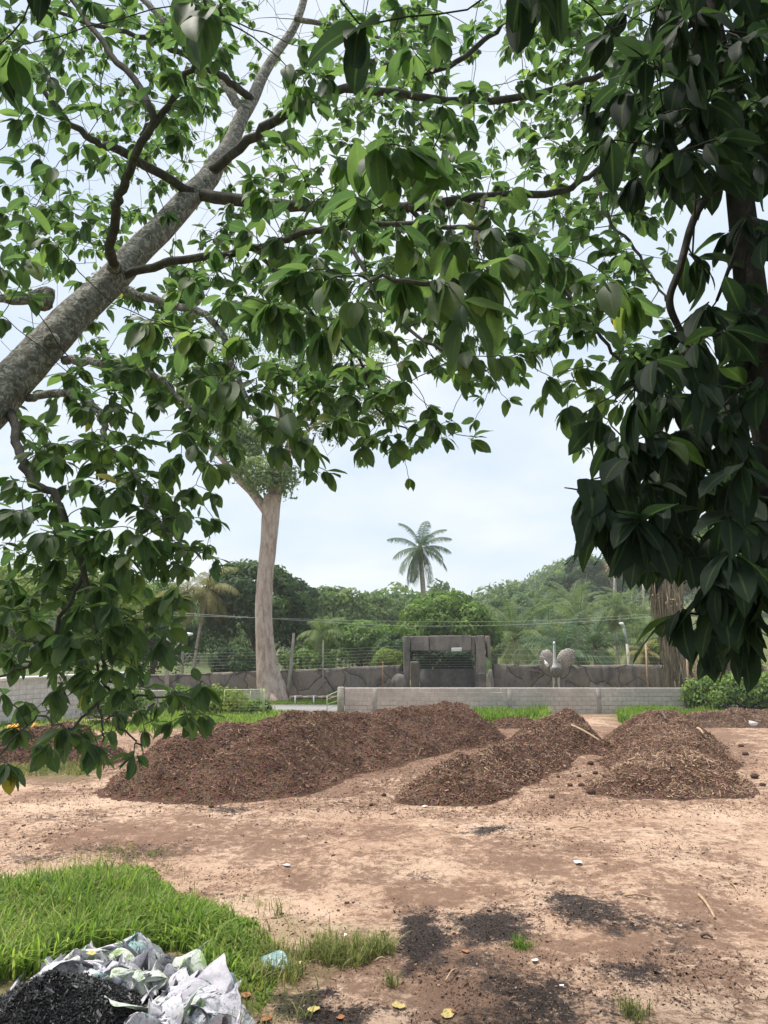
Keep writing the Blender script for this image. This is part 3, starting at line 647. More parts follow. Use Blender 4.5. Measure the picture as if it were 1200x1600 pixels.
# ------------------------------------------------------------------ poles, lamps, wires
def pole(name, pts, rad, mat, label, cat, n=8):
    pts = np.array(pts, float); root = thing(name, pts[0], label, cat); v, q, t_ = tube(pts, rad, n); MB().add(v, q, t_).build('pole', M[mat], root); return root
a = P(262, 1040, 40.5); a[2] = 0; b = P(265, 955, 40.5)
lamp = pole('street_lamp', [a, b], [.13, .09], 'concrete', 'street lamp on a concrete pole beside the two drooping palms', 'street lamp')
v, q, t_ = tube([P(264, 1022, 40.4), P(291, 993, 39.6)], .035, 7); MB().add(v, q, t_).build('arm', M['greymetal'], lamp)
v, q, t_ = tube([P(289, 993.5, 39.6), P(293, 991, 39.55), P(301, 990.5, 39.5)], [.05, .10, .05], 8); MB().add(v, q, t_).build('lamp_head', M['whitemetal'], lamp)
a = P(983, 1015, 47); b = P(980, 1006, 47); a[2] = 0
lamp2 = pole('street_lamp', [a, b], [.12, .1], 'concrete', 'street lamp with a tilted grey arm among the palms on the right', 'street lamp')
v, q, t_ = tube([P(980, 1006, 47), P(974, 978, 46.8)], .07, 7); MB().add(v, q, t_).build('arm', M['greymetal'], lamp2)
v, q, t_ = tube([P(975, 980, 46.8), P(972, 975, 46.6), P(968, 974, 46.5)], [.07, .12, .05], 8); MB().add(v, q, t_).build('lamp_head', M['whitemetal'], lamp2)
def wire(pts, label, r=.009, group=None):
    v, q, t_ = tube(smooth_path(pts, 8), r, 5); return tag(MB().add(v, q, t_).build('power_line', M['wire']), label, 'power line', group)
wire([P(100, 950, 40.3), P(264, 957, 40.3), P(430, 967, 41), P(640, 978, 42), P(860, 974, 44), P(1090, 958, 46.5)], 'lower sagging power line crossing in front of the trees')
wire([P(100, 955, 40.5), P(265, 961, 40.5), P(430, 966, 41.2), P(640, 971, 42.2), P(860, 969, 44.2), P(1090, 954, 46.7)], 'upper thinner power line crossing in front of the trees', .007)
fz = lambda k: 0.13 * (k + 1)
fence = thing('barbed_fence', (XD(300, 1050, 42.3), 42.3, 0), 'strands of barbed wire strung above the imitation rock wall left of the gateway', 'fence')
for k in range(6):
    a = P(285, 1049, 42.2); b = P(628, 1036, 43.2); a[2] += .1 + k * .17; b[2] += .1 + k * .17
    v, q, t_ = tube(smooth_path([a, (a + b) / 2 + [0, 0, -.05], b], 6), .0035, 4); MB().add(v, q, t_).build('wire_strand', M['wire'], fence)
for pxx, y0, y1, mt in ((505, 1000, 1050, 'greybark'), (598, 1033, 1078, 'rust')):
    a = P(pxx, y1, 42.2); b = P(pxx, y0, 42.2); a[2] = 0; v, q, t_ = tube([a, b], .04, 6); MB().add(v, q, t_).build('post', M[mt], fence)
fence = thing('barbed_fence', (XD(772, 1050, 42.7), 42.7, 0), 'strands of wire strung above the imitation rock wall right of the gateway', 'fence')
for k in range(3):
    a = P(770, 1032, 42.7); b = P(1060, 1036, 42.7); a[2] += .05 + k * .3; b[2] += .05 + k * .3
    v, q, t_ = tube(smooth_path([a, (a + b) / 2 + [0, 0, -.05], b], 6), .004, 4); MB().add(v, q, t_).build('wire_strand', M['wire'], fence)
a = P(1010, 1035, 42.6); b = P(1009, 1005, 42.6); a[2] = 0; v, q, t_ = tube([a, b], .05, 6); MB().add(v, q, t_).build('post', M['stick'], fence)
a = P(448, 1089, 41.0); a[2] = 0; b = P(459, 989, 41.0)
lp = pole('leaning_post', [a, (a + b) / 2 + [.03, 0, 0], b], [.13, .10, .07], 'greybark', 'bare pale dead trunk leaning beside the thick tree', 'dead trunk')
# low rubble and verge posts
for k, (pxx, pyy) in enumerate(((455, 1086), (478, 1083), (500, 1085), (520, 1082))):
    c = P(pxx, pyy, 41.2); c[2] = .12; v, q, t_ = tube([c + [-.6, .1, 0], c + [.6, -.1, .08]], .08, 7, .1); tag(MB().add(v, q, t_).build('cut_log', M['palebark']), ('pale log on the verge right at the leaning dead trunk', 'pale log on the verge, second from the leaning dead trunk', 'pale log on the verge, third from the leaning dead trunk', 'pale log on the verge farthest from the leaning dead trunk')[k], 'log', 'cut logs on the verge')
for pxx in (461, 490): 
    c = P(pxx, 1100, 38.8); tag(MB().add(*tube([[c[0], 38.8, -.05], [c[0], 38.8, .42]], .035, 6)).build('verge_post', M['whitemetal']), 'short pale verge post %s' % ('nearer the thick pale tree' if pxx == 461 else 'nearer the open gate leaf'), 'post', 'verge posts')
# far grey hut, right
hut = thing('grey_hut', (XD(1014, 1030, 62), 62, 0), 'small dark grey hut behind the wall at the right', 'hut')
c, s = px_box(1008, 1024, 1004, 1060, 62, 3.0); v, q, t_ = bbox(c, s, .03); MB().add(v, q, t_).build('wall', M['roof'], hut)
c, s = px_box(1004, 1027, 1001, 1004, 61.7, 3.6); v, q, t_ = bbox(c, s, .03); MB().add(v, q, t_).build('roof', M['concrete'], hut)
c, s = px_box(1012, 1016, 1015, 1022, 61.95, .1); v, q = box(c, s); MB().add(v, q).build('window', M['groove'], hut)
#@@TREES
# ------------------------------------------------------------------ background trees
def frame_from(dirv, nrm):
    d = norm(dirv); n = nrm - d * np.sum(nrm * d, -1, keepdims=True); n = norm(n); s_ = np.cross(d, n); return d, n, s_
def rhomb(mb, pos, dirv, nrm, L, Wd, tint):
    d, n, s_ = frame_from(dirv, nrm); L = np.asarray(L)[:, None]; Wd = np.asarray(Wd)[:, None]
    V = np.stack([pos, pos + d * L * .45 - s_ * Wd * .5 + n * L * .10, pos + d * L - n * L * .12, pos + d * L * .45 + s_ * Wd * .5 + n * L * .10], 1)
    k = len(pos); Q = np.arange(k * 4).reshape(k, 4)
    mb.add(V, Q, tint=np.repeat(np.clip(tint, 0, 1), 4))
def rdir(r, k): return norm(r.normal(size=(k, 3)))
def lumpy(c, Rv, k, f, r, zmin=-0.35):
    out = [(np.array(c, float), np.array(Rv, float) * .82)]
    for _ in range(k):
        while True:
            d = rdir(r, 1)[0]
            if d[2] > zmin: break
        rr = np.array(Rv) * f * r.uniform(.6, 1.25); out.append((np.array(c) + d * np.array(Rv) * .80, np.full(3, rr.mean()) * np.array([1.1, 1.1, .85])))
    return out
def crown(lumps, n, size, r, droop=0.35, mb=None, tvar=.25, loose=0.0):
    mb = mb or MB(); a = np.array([np.mean(l[1]) ** 2 for l in lumps]); a[0] *= .55; a /= a.sum()
    cnt = r.multinomial(n, a)
    for (c, Rv), k in zip(lumps, cnt):
        if not k: continue
        d = rdir(r, k); d[:, 2] = np.where((d[:, 2] < -.2) & (r.random(k) < .7), -d[:, 2], d[:, 2])
        rad = np.where(r.random(k) < .75, r.uniform(.86, 1.08, k), r.uniform(.4, .9, k)); rad = rad + loose * np.abs(r.normal(0, 1, k))
        pos = c + d * Rv * rad[:, None]
        pos += (fbm(pos[:, 0] * 1.3, pos[:, 1] * 1.3 + pos[:, 2] * 1.7, 4, 2) - .5)[:, None] * d * Rv * .5
        t_ = norm(np.cross(d, rdir(r, k))); dv_ = norm(t_ + d * .35 + np.array([0, 0, -droop]))
        L = size * r.uniform(.65, 1.35, k)
        tn = np.clip(.38 + r.normal(0, tvar * .6, k) + r.normal(0, tvar * .7) , 0, 1)
        rhomb(mb, pos, dv_, d + rdir(r, k) * .55, L, L * r.uniform(.42, .62, k), tn)
    return mb
def limbs(mb, base, top, lumps, r, r0, n=7):
    v, q, t_ = tube(smooth_path([base, (np.array(base) * .5 + np.array(top) * .5) + [r.normal(0, .2), r.normal(0, .2), 0], top], 5), np.linspace(r0, r0 * .45, 11), 8, .08); mb.add(v, q, t_)
    for c, Rv in lumps[1:n + 1]:
        s_ = np.array(base) + (np.array(top) - np.array(base)) * r.uniform(.55, .98)
        v, q, t_ = tube(smooth_path([s_, (s_ + c) / 2 + [0, 0, -.1 * np.linalg.norm(c - s_)], c], 4), np.linspace(r0 * .4, r0 * .1, 9), 6); mb.add(v, q, t_)
def tree(name, px, ptop, pbot, pw, d, mat, label, n=6000, size=.3, k=22, f=.30, seed=0, ground=0.0, bark='brownbark', group=None, droop=.35, depth=1.0, cat='tree', trunk_r=None, tvar=.25):
    r = np.random.default_rng(seed + 100)
    a = P(px, ptop, d); b = P(px, pbot, d); w = pw / F * d / 2 * 1.0; h = (a[2] - b[2]) / 2
    base = np.array([a[0], d, ground]); root = thing(name, base, label, cat, group)
    lm = lumpy([a[0], d, (a[2] + b[2]) / 2], [w * .92, w * depth * .92, h * .92], k, f, r)
    m = MB(); limbs(m, base - [0, 0, .3], [a[0], d, (a[2] + b[2]) / 2], lm, r, trunk_r or max(.12, w * .06)); m.build('trunk', M[bark], root)
    tag(crown(lm, n, size, r, droop, tvar=tvar, loose=.35 if name == 'weed_clump' else .05).build('crown', M[mat], root), kind=None)
    return root
hz = lambda px, d: float(hillz(np.array([XD(px, 960, d)]), np.array([d]))[0])
tree('broad_tree', 400, 863, 1075, 172, 49, 'f_dark', 'tall dense dark green tree rising behind the thick pale trunk', 15000, .30, 34, .28, 1)
tree('broad_tree', 694, 919, 1062, 176, 52, 'f_mid', 'rounded bright green tree directly behind the gateway', 15000, .28, 40, .26, 2)
tree('broad_tree', 560, 962, 1068, 130, 54, 'f_mid', 'bushy mid green tree left of the gateway above the wall', 9000, .28, 28, .28, 3)
tree('broad_tree', 622, 990, 1060, 100, 47, 'f_dark', 'low dark green tree tucked against the left side of the gateway', 7000, .24, 22, .28, 4)
tree('shrub', 692, 1008, 1075, 110, 46.5, 'f_hill', 'dark shrub filling the opening behind the sheet metal gate', 5000, .22, 18, .3, 55, cat='shrub')
tree('yellow_shrub', 606, 1012, 1062, 60, 44.6, 'f_lime', 'yellow green shrub peeping over the wall left of the gateway', 2500, .16, 14, .32, 5, cat='shrub')
tree('shrub', 480, 1010, 1075, 90, 46, 'f_mid', 'green shrub behind the leaning bare dead trunk', 4000, .2, 18, .3, 6, cat='shrub')
tree('broad_tree', 375, 1010, 1075, 90, 43.6, 'f_dark', 'dark shrubby tree drooping over the wall left of the thick trunk', 4500, .22, 18, .3, 7)
tree('broad_tree', 250, 960, 1075, 130, 50, 'f_dark', 'dark tree standing behind the street lamp', 6000, .28, 20, .3, 8)
tree('broad_tree', 110, 828, 1075, 270, 47, 'f_lime', 'pale lime green tree glimpsed through the hanging leaves', 9000, .3, 26, .3, 9)
tree('broad_tree', 250, 895, 1050, 110, 56, 'f_mid', 'mid green tree rising behind the two drooping palms', 5000, .3, 20, .3, 10)
tree('broad_tree', -40, 900, 1080, 150, 44, 'f_mid', 'green tree behind the shed wall at the far left', 5000, .28, 20, .3, 11)
tree('broad_tree', 520, 922, 1010, 150, 78, 'f_wood', 'wide hazy green tree behind the small arching palm', 7000, .4, 26, .28, 12)
tree('broad_tree', 590, 930, 1010, 120, 84, 'f_wood', 'muted green tree between the royal palm and the small palm', 6000, .4, 24, .28, 13)
tree('broad_tree', 462, 900, 1010, 80, 66, 'f_dark', 'dark tree just right of the thick pale trunk', 5000, .34, 22, .28, 14)
tree('broad_tree', 772, 935, 1010, 90, 86, 'f_wood', 'muted green tree right of the rounded bright tree', 5000, .4, 20, .28, 15)
tree('broad_tree', 845, 925, 1000, 110, 92, 'f_wood', 'hazy green tree behind the feathery oil palms', 6000, .42, 22, .28, 16)
tree('flat_tree', 877, 893, 935, 62, 108, 'f_dark', 'flat topped dark tree at the left shoulder of the wooded rise', 3500, .4, 12, .3, 17, ground=hz(877, 108), bark='greybark')
tree('tall_tree', 910, 868, 915, 58, 118, 'f_dark', 'tall tree with a bare pale trunk on the wooded rise', 4000, .42, 14, .34, 18, ground=hz(910, 118), bark='palebark', trunk_r=.35)
tree('dry_tree', 958, 876, 912, 46, 116, 'f_dry', 'thin brown leafed tree on pale stems on the wooded rise', 1100, .4, 12, .34, 19, ground=hz(958, 116), bark='greybark', trunk_r=.3)
for k, (pxx, pt, pb, pw, d) in enumerate(((945, 878, 960, 80, 128), (995, 872, 960, 90, 132), (1042, 866, 960, 90, 128), (1090, 866, 970, 90, 124), (1145, 862, 980, 110, 126), (900, 905, 960, 80, 124), (1200, 870, 980, 110, 122))):
    tree('forest_tree', pxx, pt, pb, pw, d, 'f_hill' if k in (1, 2, 3, 4, 6) else 'f_dark', ('dark tree behind the thin brown tree on the wooded rise', 'dark tree of the wooded rise directly behind the slender palm', 'dark tree of the wooded rise left of the dry vine column', 'dark tree of the wooded rise just behind the dry vine column', 'dark tree of the wooded rise behind the bank trunks', 'tree under the tall pale trunked one on the wooded rise', 'rightmost dark tree of the wooded rise')[k], 5000, .5, 20, .3, 30 + k, ground=hz(pxx, d), bark='greybark', group='trees of the wooded rise', trunk_r=.3)
for k, (pxx, pt, pb) in enumerate(((1008, 905, 962), (1030, 915, 962), (985, 930, 962), (957, 900, 960))):
    d = 112; a = P(pxx, pb, d); b = P(pxx + (-4, 6, 2, 3)[k], pt, d); a[2] = min(a[2], hz(pxx, d)) - .2
    tag(MB().add(*tube([a, b], [.22, .12], 7)).build('bare_trunk', M['greybark']), ('tallest bare pale trunk before the dark wooded rise', 'bare trunk before the wooded rise, nearest the dry vine column', 'shortest bare pale trunk before the dark wooded rise', 'bare trunk before the wooded rise, leftmost under the brown tree')[k], 'dead trunk', 'bare trunks before the wooded rise')
tree('shrub', 1030, 1000, 1060, 60, 45, 'f_lime', 'yellow green bush behind the wall beside the dry vine column', 3500, .18, 16, .3, 50, cat='shrub')
tree('shrub', 1000, 965, 1020, 80, 70, 'f_mid', 'bright green bush near the small grey hut', 3000, .3, 16, .3, 51, cat='shrub')
tree('shrub', 1058, 1045, 1085, 26, 39, 'f_lime', 'small yellow green plant growing at the foot of the dry vine column', 900, .14, 8, .34, 52, cat='shrub')
# far wood that reads as one mass
def far_wood():
    r = np.random.default_rng(77); m = MB(); protos = []
    for k in range(5):
        lm = lumpy([0, 0, 0], [1, 1, .8], 14, .34, r, -.2); mm = crown(lm, 700, .16, r, .25); protos.append((np.concatenate(mm.V), np.concatenate(mm.A)))
    spots = []
    for d0, d1, n in ((95, 150, 90), (150, 240, 150), (240, 380, 230), (380, 700, 160)):
        for _ in range(n):
            d = r.uniform(d0, d1); x = r.uniform(-.75, .75) * d
            if d < 150 and .18 < x / d < .62 : continue
            spots.append((x, d))
    for x, d in spots:
        V, A = protos[r.integers(5)]; a = r.uniform(0, 2 * PI); s_ = r.uniform(3.4, 6.8) * (1 + d / 900); hgt = s_ * r.uniform(.8, 1.15)
        c_, si = math.cos(a), math.sin(a); Vw = np.stack([V[:, 0] * c_ - V[:, 1] * si, V[:, 0] * si + V[:, 1] * c_, V[:, 2]], -1) * [s_, s_, hgt]
        z = float(hillz(np.array([x]), np.array([d]))[0]) + r.uniform(1.5, 5.0) + d * .006
        m.add(Vw + [x, d, z], np.arange(len(V)).reshape(-1, 4), tint=np.clip(A + r.normal(0, .16), 0, 1))
    return tag(m.build('far_wood', M['f_wood']), kind='stuff')
far_wood()

# ---- palms
def frond_mesh(name, L, e0, curl, nl, ll, lw, droop, mat, r, spread=0.9, tint=.45):
    n = 14; t_ = np.linspace(0, 1, n); ang = e0 - curl * t_ ** 1.3; ds = L / (n - 1)
    x = np.concatenate([[0], np.cumsum(np.cos(ang[:-1]) * ds)]); z = np.concatenate([[0], np.cumsum(np.sin(ang[:-1]) * ds)])
    m = MB(); pts = np.stack([x, 0 * x, z], -1); v, q, tt = tube(pts, np.linspace(.035, .008, n) * L / 3, 5); m.add(v, q, tt, tint=.85)
    s_ = np.linspace(.12, .99, nl); px_ = np.interp(s_, t_, x); pz = np.interp(s_, t_, z); an = np.interp(s_, t_, ang)
    for sd in (-1, 1):
        f = np.sin(np.clip(s_ * 1.05, 0, 1) * PI) ** .5 * .75 + .25; l_ = ll * f * r.uniform(.85, 1.1, nl)
        fw = np.stack([np.cos(an), 0 * an, np.sin(an)], -1); up = np.stack([-np.sin(an), 0 * an, np.cos(an)], -1); side = np.array([0, sd, 0])
        d0 = norm(fw * (.45 + .5 * s_[:, None]) + side * spread + up * r.uniform(-.15, .35, nl)[:, None])
        b = np.stack([px_, 0 * px_, pz], -1); mid = b + d0 * (l_ * .5)[:, None] + np.array([0, 0, -1]) * (droop * l_ * .22)[:, None]
        tip = b + d0 * (l_ * .82)[:, None] + np.array([0, 0, -1]) * (droop * l_ * .75)[:, None]
        wv = fw * lw * .5
        V = np.stack([b - wv * .6, b + wv * .6, mid - wv, mid + wv, tip - wv * .15, tip + wv * .15], 1).reshape(-1, 3)
        k = np.arange(nl)[:, None] * 6; Q = np.concatenate([k + [0, 1, 3, 2], k + [2, 3, 5, 4]]).reshape(-1, 4)
        m.add(V, Q, tint=np.repeat(np.clip(tint + r.normal(0, .15, nl), 0, 1), 6))
    return m.mesh(name, mat)
def palm(px, pbase, pcrown, d, lean, L, nf, label, mat, seed, tr=.12, e=(1.25, -.75), curl=1.1, ll=.6, lw=.05, droop=.8, ground=0.0, bark='palmbark', shaft=None, nl=34, trunk_pts=None, cat='palm tree', name='palm_tree', group=None):
    r = np.random.default_rng(seed + 900); c = P(px, pcrown, d); base = np.array([P(pbase, pcrown, d)[0], d, ground])
    root = thing(name, base, label, cat, group)
    mid = (base + c) / 2 + np.array([lean, 0, 0]); v, q, t_ = tube(smooth_path([base - [0, 0, .2], mid, c], 8), np.linspace(tr * 1.25, tr * .85, 17), 9, .04); MB().add(v, q, t_).build('trunk', M[bark], root)
    if shaft: v, q, t_ = tube(smooth_path([c - [0, 0, shaft * .5], c, c + [0, 0, shaft * .6]], 4), [tr * .9] * 3 + [tr * 1.25] * 2 + [tr, tr * .7, tr * .5, tr * .2], 9); MB().add(v, q, t_, tint=.5).build('crown_shaft', M['f_palmdry'], root)
    ms = []
    for k in range(6):
        f = k / 5; ms.append(frond_mesh('frond', L * (1 - .12 * f), e[0] + (e[1] - e[0]) * f, curl * (1 - .25 * f), nl, ll, lw, droop * (.7 + .5 * f), M[mat], r, tint=.35 + .35 * f))
    for k in range(nf):
        f = k / max(nf - 1, 1); o = bpy.data.objects.new('frond', ms[min(5, int(f * 6))]); COL.objects.link(o); o.parent = root
        o.location = Vector(list(c - base + np.array([0, 0, .05])))
        o.rotation_euler = (r.normal(0, .12), r.normal(0, .14), k * 2.39996 + r.normal(0, .2)); s_ = r.uniform(.88, 1.1); o.scale = (s_, s_, s_)
    # young spear leaf
    v, q, t_ = tube([c, c + [0.02, 0, L * .62]], [.04, .006], 5); MB().add(v, q, t_, tint=.4).build('spear_leaf', M[mat], root)
    return root
palm(656, 660, 858, 70, .25, 3.8, 18, 'solitary royal palm rising against the open sky above the bright green tree', 'f_palmdark', 1, .24, (1.15, -.75), 1.25, .95, .055, .95, shaft=1.1, nl=64, name='royal_palm')
palm(293, 290, 925, 46, -.05, 2.3, 13, 'slim palm on a straight white trunk, left one of the pair by the street lamp', 'f_palmdry', 2, .085, (1.0, -.7), 1.7, .6, .05, 1.1, shaft=.4)
palm(325, 304, 922, 45.5, -.1, 2.4, 14, 'slim palm on a slanting white trunk, beside its twin by the street lamp', 'f_palmdry', 3, .085, (1.0, -.7), 1.7, .65, .05, 1.1, shaft=.4)
palm(503, 501, 990, 46.5, .02, 1.9, 13, 'short arching palm with drooping yellow green fronds above the wall', 'f_palm', 4, .07, (1.25, -.6), 1.6, .6, .045, 1.0)
palm(960, 967, 948, 50, -.12, 1.7, 15, 'slender tall palm with a shaggy head right of the ostrich statue', 'f_palm', 5, .085, (1.1, -1.0), 1.6, .55, .05, 1.1, bark='greybark', shaft=.35)
for k, (pxx, pc, d, L, lab) in enumerate(((805, 1000, 56, 4.6, 'feathery oil palm just right of the rounded bright tree'), (858, 1000, 62, 4.6, 'feathery oil palm behind the ostrich statue'), (905, 978, 60, 4.8, 'feathery oil palm left of the slender tall palm, tallest of its clump'), (930, 1015, 52, 3.8, 'low oil palm spreading over the wall behind the slender palm'), (990, 1010, 56, 3.8, 'oil palm beside the tilted street lamp'), (880, 1025, 50, 3.2, 'small low oil palm right behind the raised wings of the statue'), (1020, 1000, 66, 3.6, 'oil palm in front of the small grey hut'), (770, 1010, 60, 3.6, 'oil palm half hidden behind the right pillar of the gateway'), (895, 955, 76, 4.6, 'oil palm farther back under the tall pale trunked tree'), (840, 965, 80, 4.6, 'oil palm farther back to the left of the wooded rise'), (985, 962, 74, 4.2, 'oil palm farther back below the dark wooded rise'))):
    palm(pxx, pxx + 2, pc, d, .05, L, 22, lab, 'f_palmdark' if k % 2 else 'f_palm', 20 + k, .22, (1.35, -.45), 1.35, .85, .06, .75, nl=40, name='oil_palm', cat='oil palm')
palm(1005, 1006, 1022, 43.8, 0, 1.1, 12, 'small drooping palm standing close behind the wall at the right', 'f_palmdry', 41, .06, (1.2, -.8), 1.6, .4, .04, 1.0)
palm(812, 812, 926, 120, 0, 3.0, 14, 'distant palm standing up on the skyline', 'f_palmdark', 42, .2, (1.1, -.6), 1.3, .9, .1, .8, nl=24)

# ---- thick pale tree with its crown behind the near leaves
def thick_tree():
    D = 41.0; b0 = P(424, 1092, D); root = thing('thick_pale_tree', (b0[0], D, 0), 'huge pale barked tree with a thick bare trunk and leafy growth at its fork', 'tree')
    pts = [P(428, 1100, D), P(424, 1085, D), P(419, 1060, D), P(415, 1020, D), P(412, 960, D), P(415, 900, D), P(420, 850, D), P(423, 800, D), P(426, 775, D)]
    pts[0][2] = -.3
    pth = smooth_path(pts, 6); rad = np.interp(np.linspace(0, 8, len(pth)), range(9), [.78, .70, .60, .51, .46, .44, .45, .48, .52])
    v, q, t_ = tube(pth, rad, 28, .10); MB().add(v, q, t_).build('trunk', M['palebark'], root)
    for k, (x0, y0, x1, y1, d1, r0) in enumerate(((432, 1040, 445, 1096, -.25, .32), (420, 1060, 408, 1097, -.5, .3), (440, 1062, 452, 1096, .1, .22), (415, 1060, 430, 1098, -.75, .3))):
        a = P(x0, y0, D); b = P(x1, y1, D + d1); b[2] = -.1; v, q, t_ = tube(smooth_path([a, (a + b) / 2, b], 6), np.linspace(.10, r0 * .8, 13), 12, .14, seed=k); MB().add(v, q, t_).build('buttress', M['palebark'], root)
    hol = P(436, 1085, D - .86); hol[2] = .35
    br = [([(418, 800), (395, 770), (372, 748), (345, 715), (310, 680)], .30, .10), ([(428, 785), (440, 740), (452, 700), (470, 650), (505, 600), (520, 560)], .34, .12), ([(424, 790), (432, 720), (438, 680), (430, 620), (410, 560)], .26, .1), ([(455, 695), (500, 660), (560, 640), (610, 655), (660, 660)], .12, .03), ([(375, 750), (360, 700), (340, 640), (330, 590)], .16, .05), ([(505, 605), (560, 570), (610, 590)], .1, .03), ([(470, 655), (540, 650), (600, 635), (650, 650)], .09, .03)]
    for pl, r0, r1 in br:
        pp_ = smooth_path([P(x, y, D + (i_ % 2) * .3) for i_, (x, y) in enumerate(pl)], 5); v, q, t_ = tube(pp_, np.linspace(r0, r1, len(pp_)), 10, .08); MB().add(v, q, t_).build('branch', M['palebark'], root)
    r = np.random.default_rng(5); lm = []
    for (x, y, w, h, dd) in ((402, 735, 60, 48, -.5), (425, 760, 55, 40, -.7), (380, 705, 60, 45, 0), (350, 670, 60, 50, .5), (335, 640, 50, 60, 1), (330, 610, 60, 50, .5), (445, 760, 36, 46, -.5), (410, 690, 70, 40, .3)):
        lm += lumpy(P(x, y, D + dd), [w / 2 * .050, w / 2 * .050, h / 2 * .050], 12, .45, r)
    crown(lm, 11500, .22, r, .6, tvar=.35).build('fork_foliage', M['f_pale'], root)
    lm = []
    for (x, y, w, h, dd) in ((500, 590, 90, 50, .5), (560, 600, 80, 40, 0), (610, 640, 60, 34, 0), (540, 640, 60, 40, .6), (440, 560, 120, 60, .5), (350, 540, 120, 70, 1), (560, 540, 110, 60, 1), (480, 500, 160, 60, 0), (300, 600, 80, 60, 0), (580, 655, 40, 26, 0), (520, 680, 46, 30, .4)):
        lm += lumpy(P(x, y, D + dd), [w / 2 * .042, w / 2 * .042, h / 2 * .042], 8, .4, r)
    crown(lm, 12000, .19, r, .4, tvar=.2).build('crown', M['f_pale'], root)
thick_tree()

# ---- dry vine column and trunks on the right bank
def vine_column():
    D = 36.5; r = np.random.default_rng(8); c = P(1055, 1080, D); root = thing('vine_draped_tree', (c[0], D, 0), 'dead tree draped in a column of dry tan hanging vines', 'tree')
    v, q, t_ = tube(smooth_path([[c[0] + .7, D, -.1], [c[0] + .75, D, 2.5], [c[0] + .55, D, 5], [c[0] + .4, D, 7.2]], 5), np.linspace(.16, .08, 16), 8, .1); MB().add(v, q, t_).build('trunk', M['brownbark'], root)
    n = 5200; a = r.uniform(0, 2 * PI, n); z1 = r.uniform(1.2, 7.6, n); rad = (.30 + .30 * fbm(z1 * .6, a * .8, 3, 3)) * np.sqrt(r.random(n)) * (1 + .5 * sstep(3, 7, z1)) ; L = r.uniform(.4, 1.5, n)
    x = c[0] - .05 + .10 * np.sin(z1 * .8) + np.cos(a) * rad * 1.15; y = D + np.sin(a) * rad; x2 = x + r.normal(0, .10, n); y2 = y + r.normal(0, .10, n)
    w = r.uniform(.008, .02, n); V = np.stack([np.stack([x - w, y, z1], -1), np.stack([x + w, y, z1], -1), np.stack([(x + x2) / 2 + w + r.normal(0, .03, n), (y + y2) / 2 - .02, z1 - L * .5], -1), np.stack([(x + x2) / 2 - w, (y + y2) / 2 - .02, z1 - L * .5], -1), np.stack([x2 + w * .5, y2, z1 - L], -1), np.stack([x2 - w * .5, y2, z1 - L], -1)], 1)
    k = np.arange(n)[:, None] * 6; Q = np.concatenate([k + [0, 1, 2, 3], k + [3, 2, 4, 5]])
    tag(MB().add(V, Q, tint=np.repeat(r.random(n), 6)).build('dry_vines', M['strand'], root), kind='stuff')
    lm = lumpy([c[0] - .1, D - .1, 4.0], [.55, .55, 3.2], 14, .25, r); crown(lm, 700, .12, r, .6).build('foliage', M['f_dry'], root)
    for pxx, z0, z1_ in ((1076, 0, 3.0), (1089, 0, 2.6)):
        x = XD(pxx, 1080, D - .8); v, q, t_ = tube([[x, D - .8, z0], [x + .03, D - .8, z1_]], .05, 6); tag(MB().add(v, q, t_).build('fence_stake', M['stick']), '%s thin stake at the foot of the dry vine column' % ('taller' if z1_ > 2.8 else 'shorter'), 'stake', 'stakes by the vine column')
vine_column()
for (px0, y0, px1, y1, d, rr, mt, lab, sd) in ((1108, 1090, 1098, 985, 37.5, .24, 'greybark', 'tree with a mottled pale trunk on the weedy bank', 61), (1147, 1086, 1137, 980, 38.5, .30, 'brownbark', 'tree with a smooth brown trunk on the weedy bank', 62), (1082, 1090, 1080, 1060, 35.6, .26, 'brownbark', 'cut brown stump post beside the end of the block wall', 63)):
    a = P(px0, y0, d); a[2] = -.1; b = P(px1, y1, d); root = thing('bank_tree' if sd != 63 else 'stump', a, lab, 'tree' if sd != 63 else 'stump'); top = b + ((b - a) * .9 if sd != 63 else 0)
    v, q, t_ = tube(smooth_path([a, (a + b) / 2 + [.05, 0, 0], b] + ([top] if sd != 63 else []), 5), np.linspace(rr * 1.25, rr * .7, 16 if sd != 63 else 11), 10, .12); MB().add(v, q, t_).build('trunk', M[mt], root)
    if sd != 63:
        r = np.random.default_rng(sd); lm = lumpy(top + [0, 0, .5], [1.8, 1.6, 1.6], 16, .34, r); m = MB(); limbs(m, b, top + [0, 0, .5], lm, r, rr * .5); m.build('branch', M[mt], root)
        crown(lm, 3500, .22, r, .5).build('crown', M['f_wood'], root)
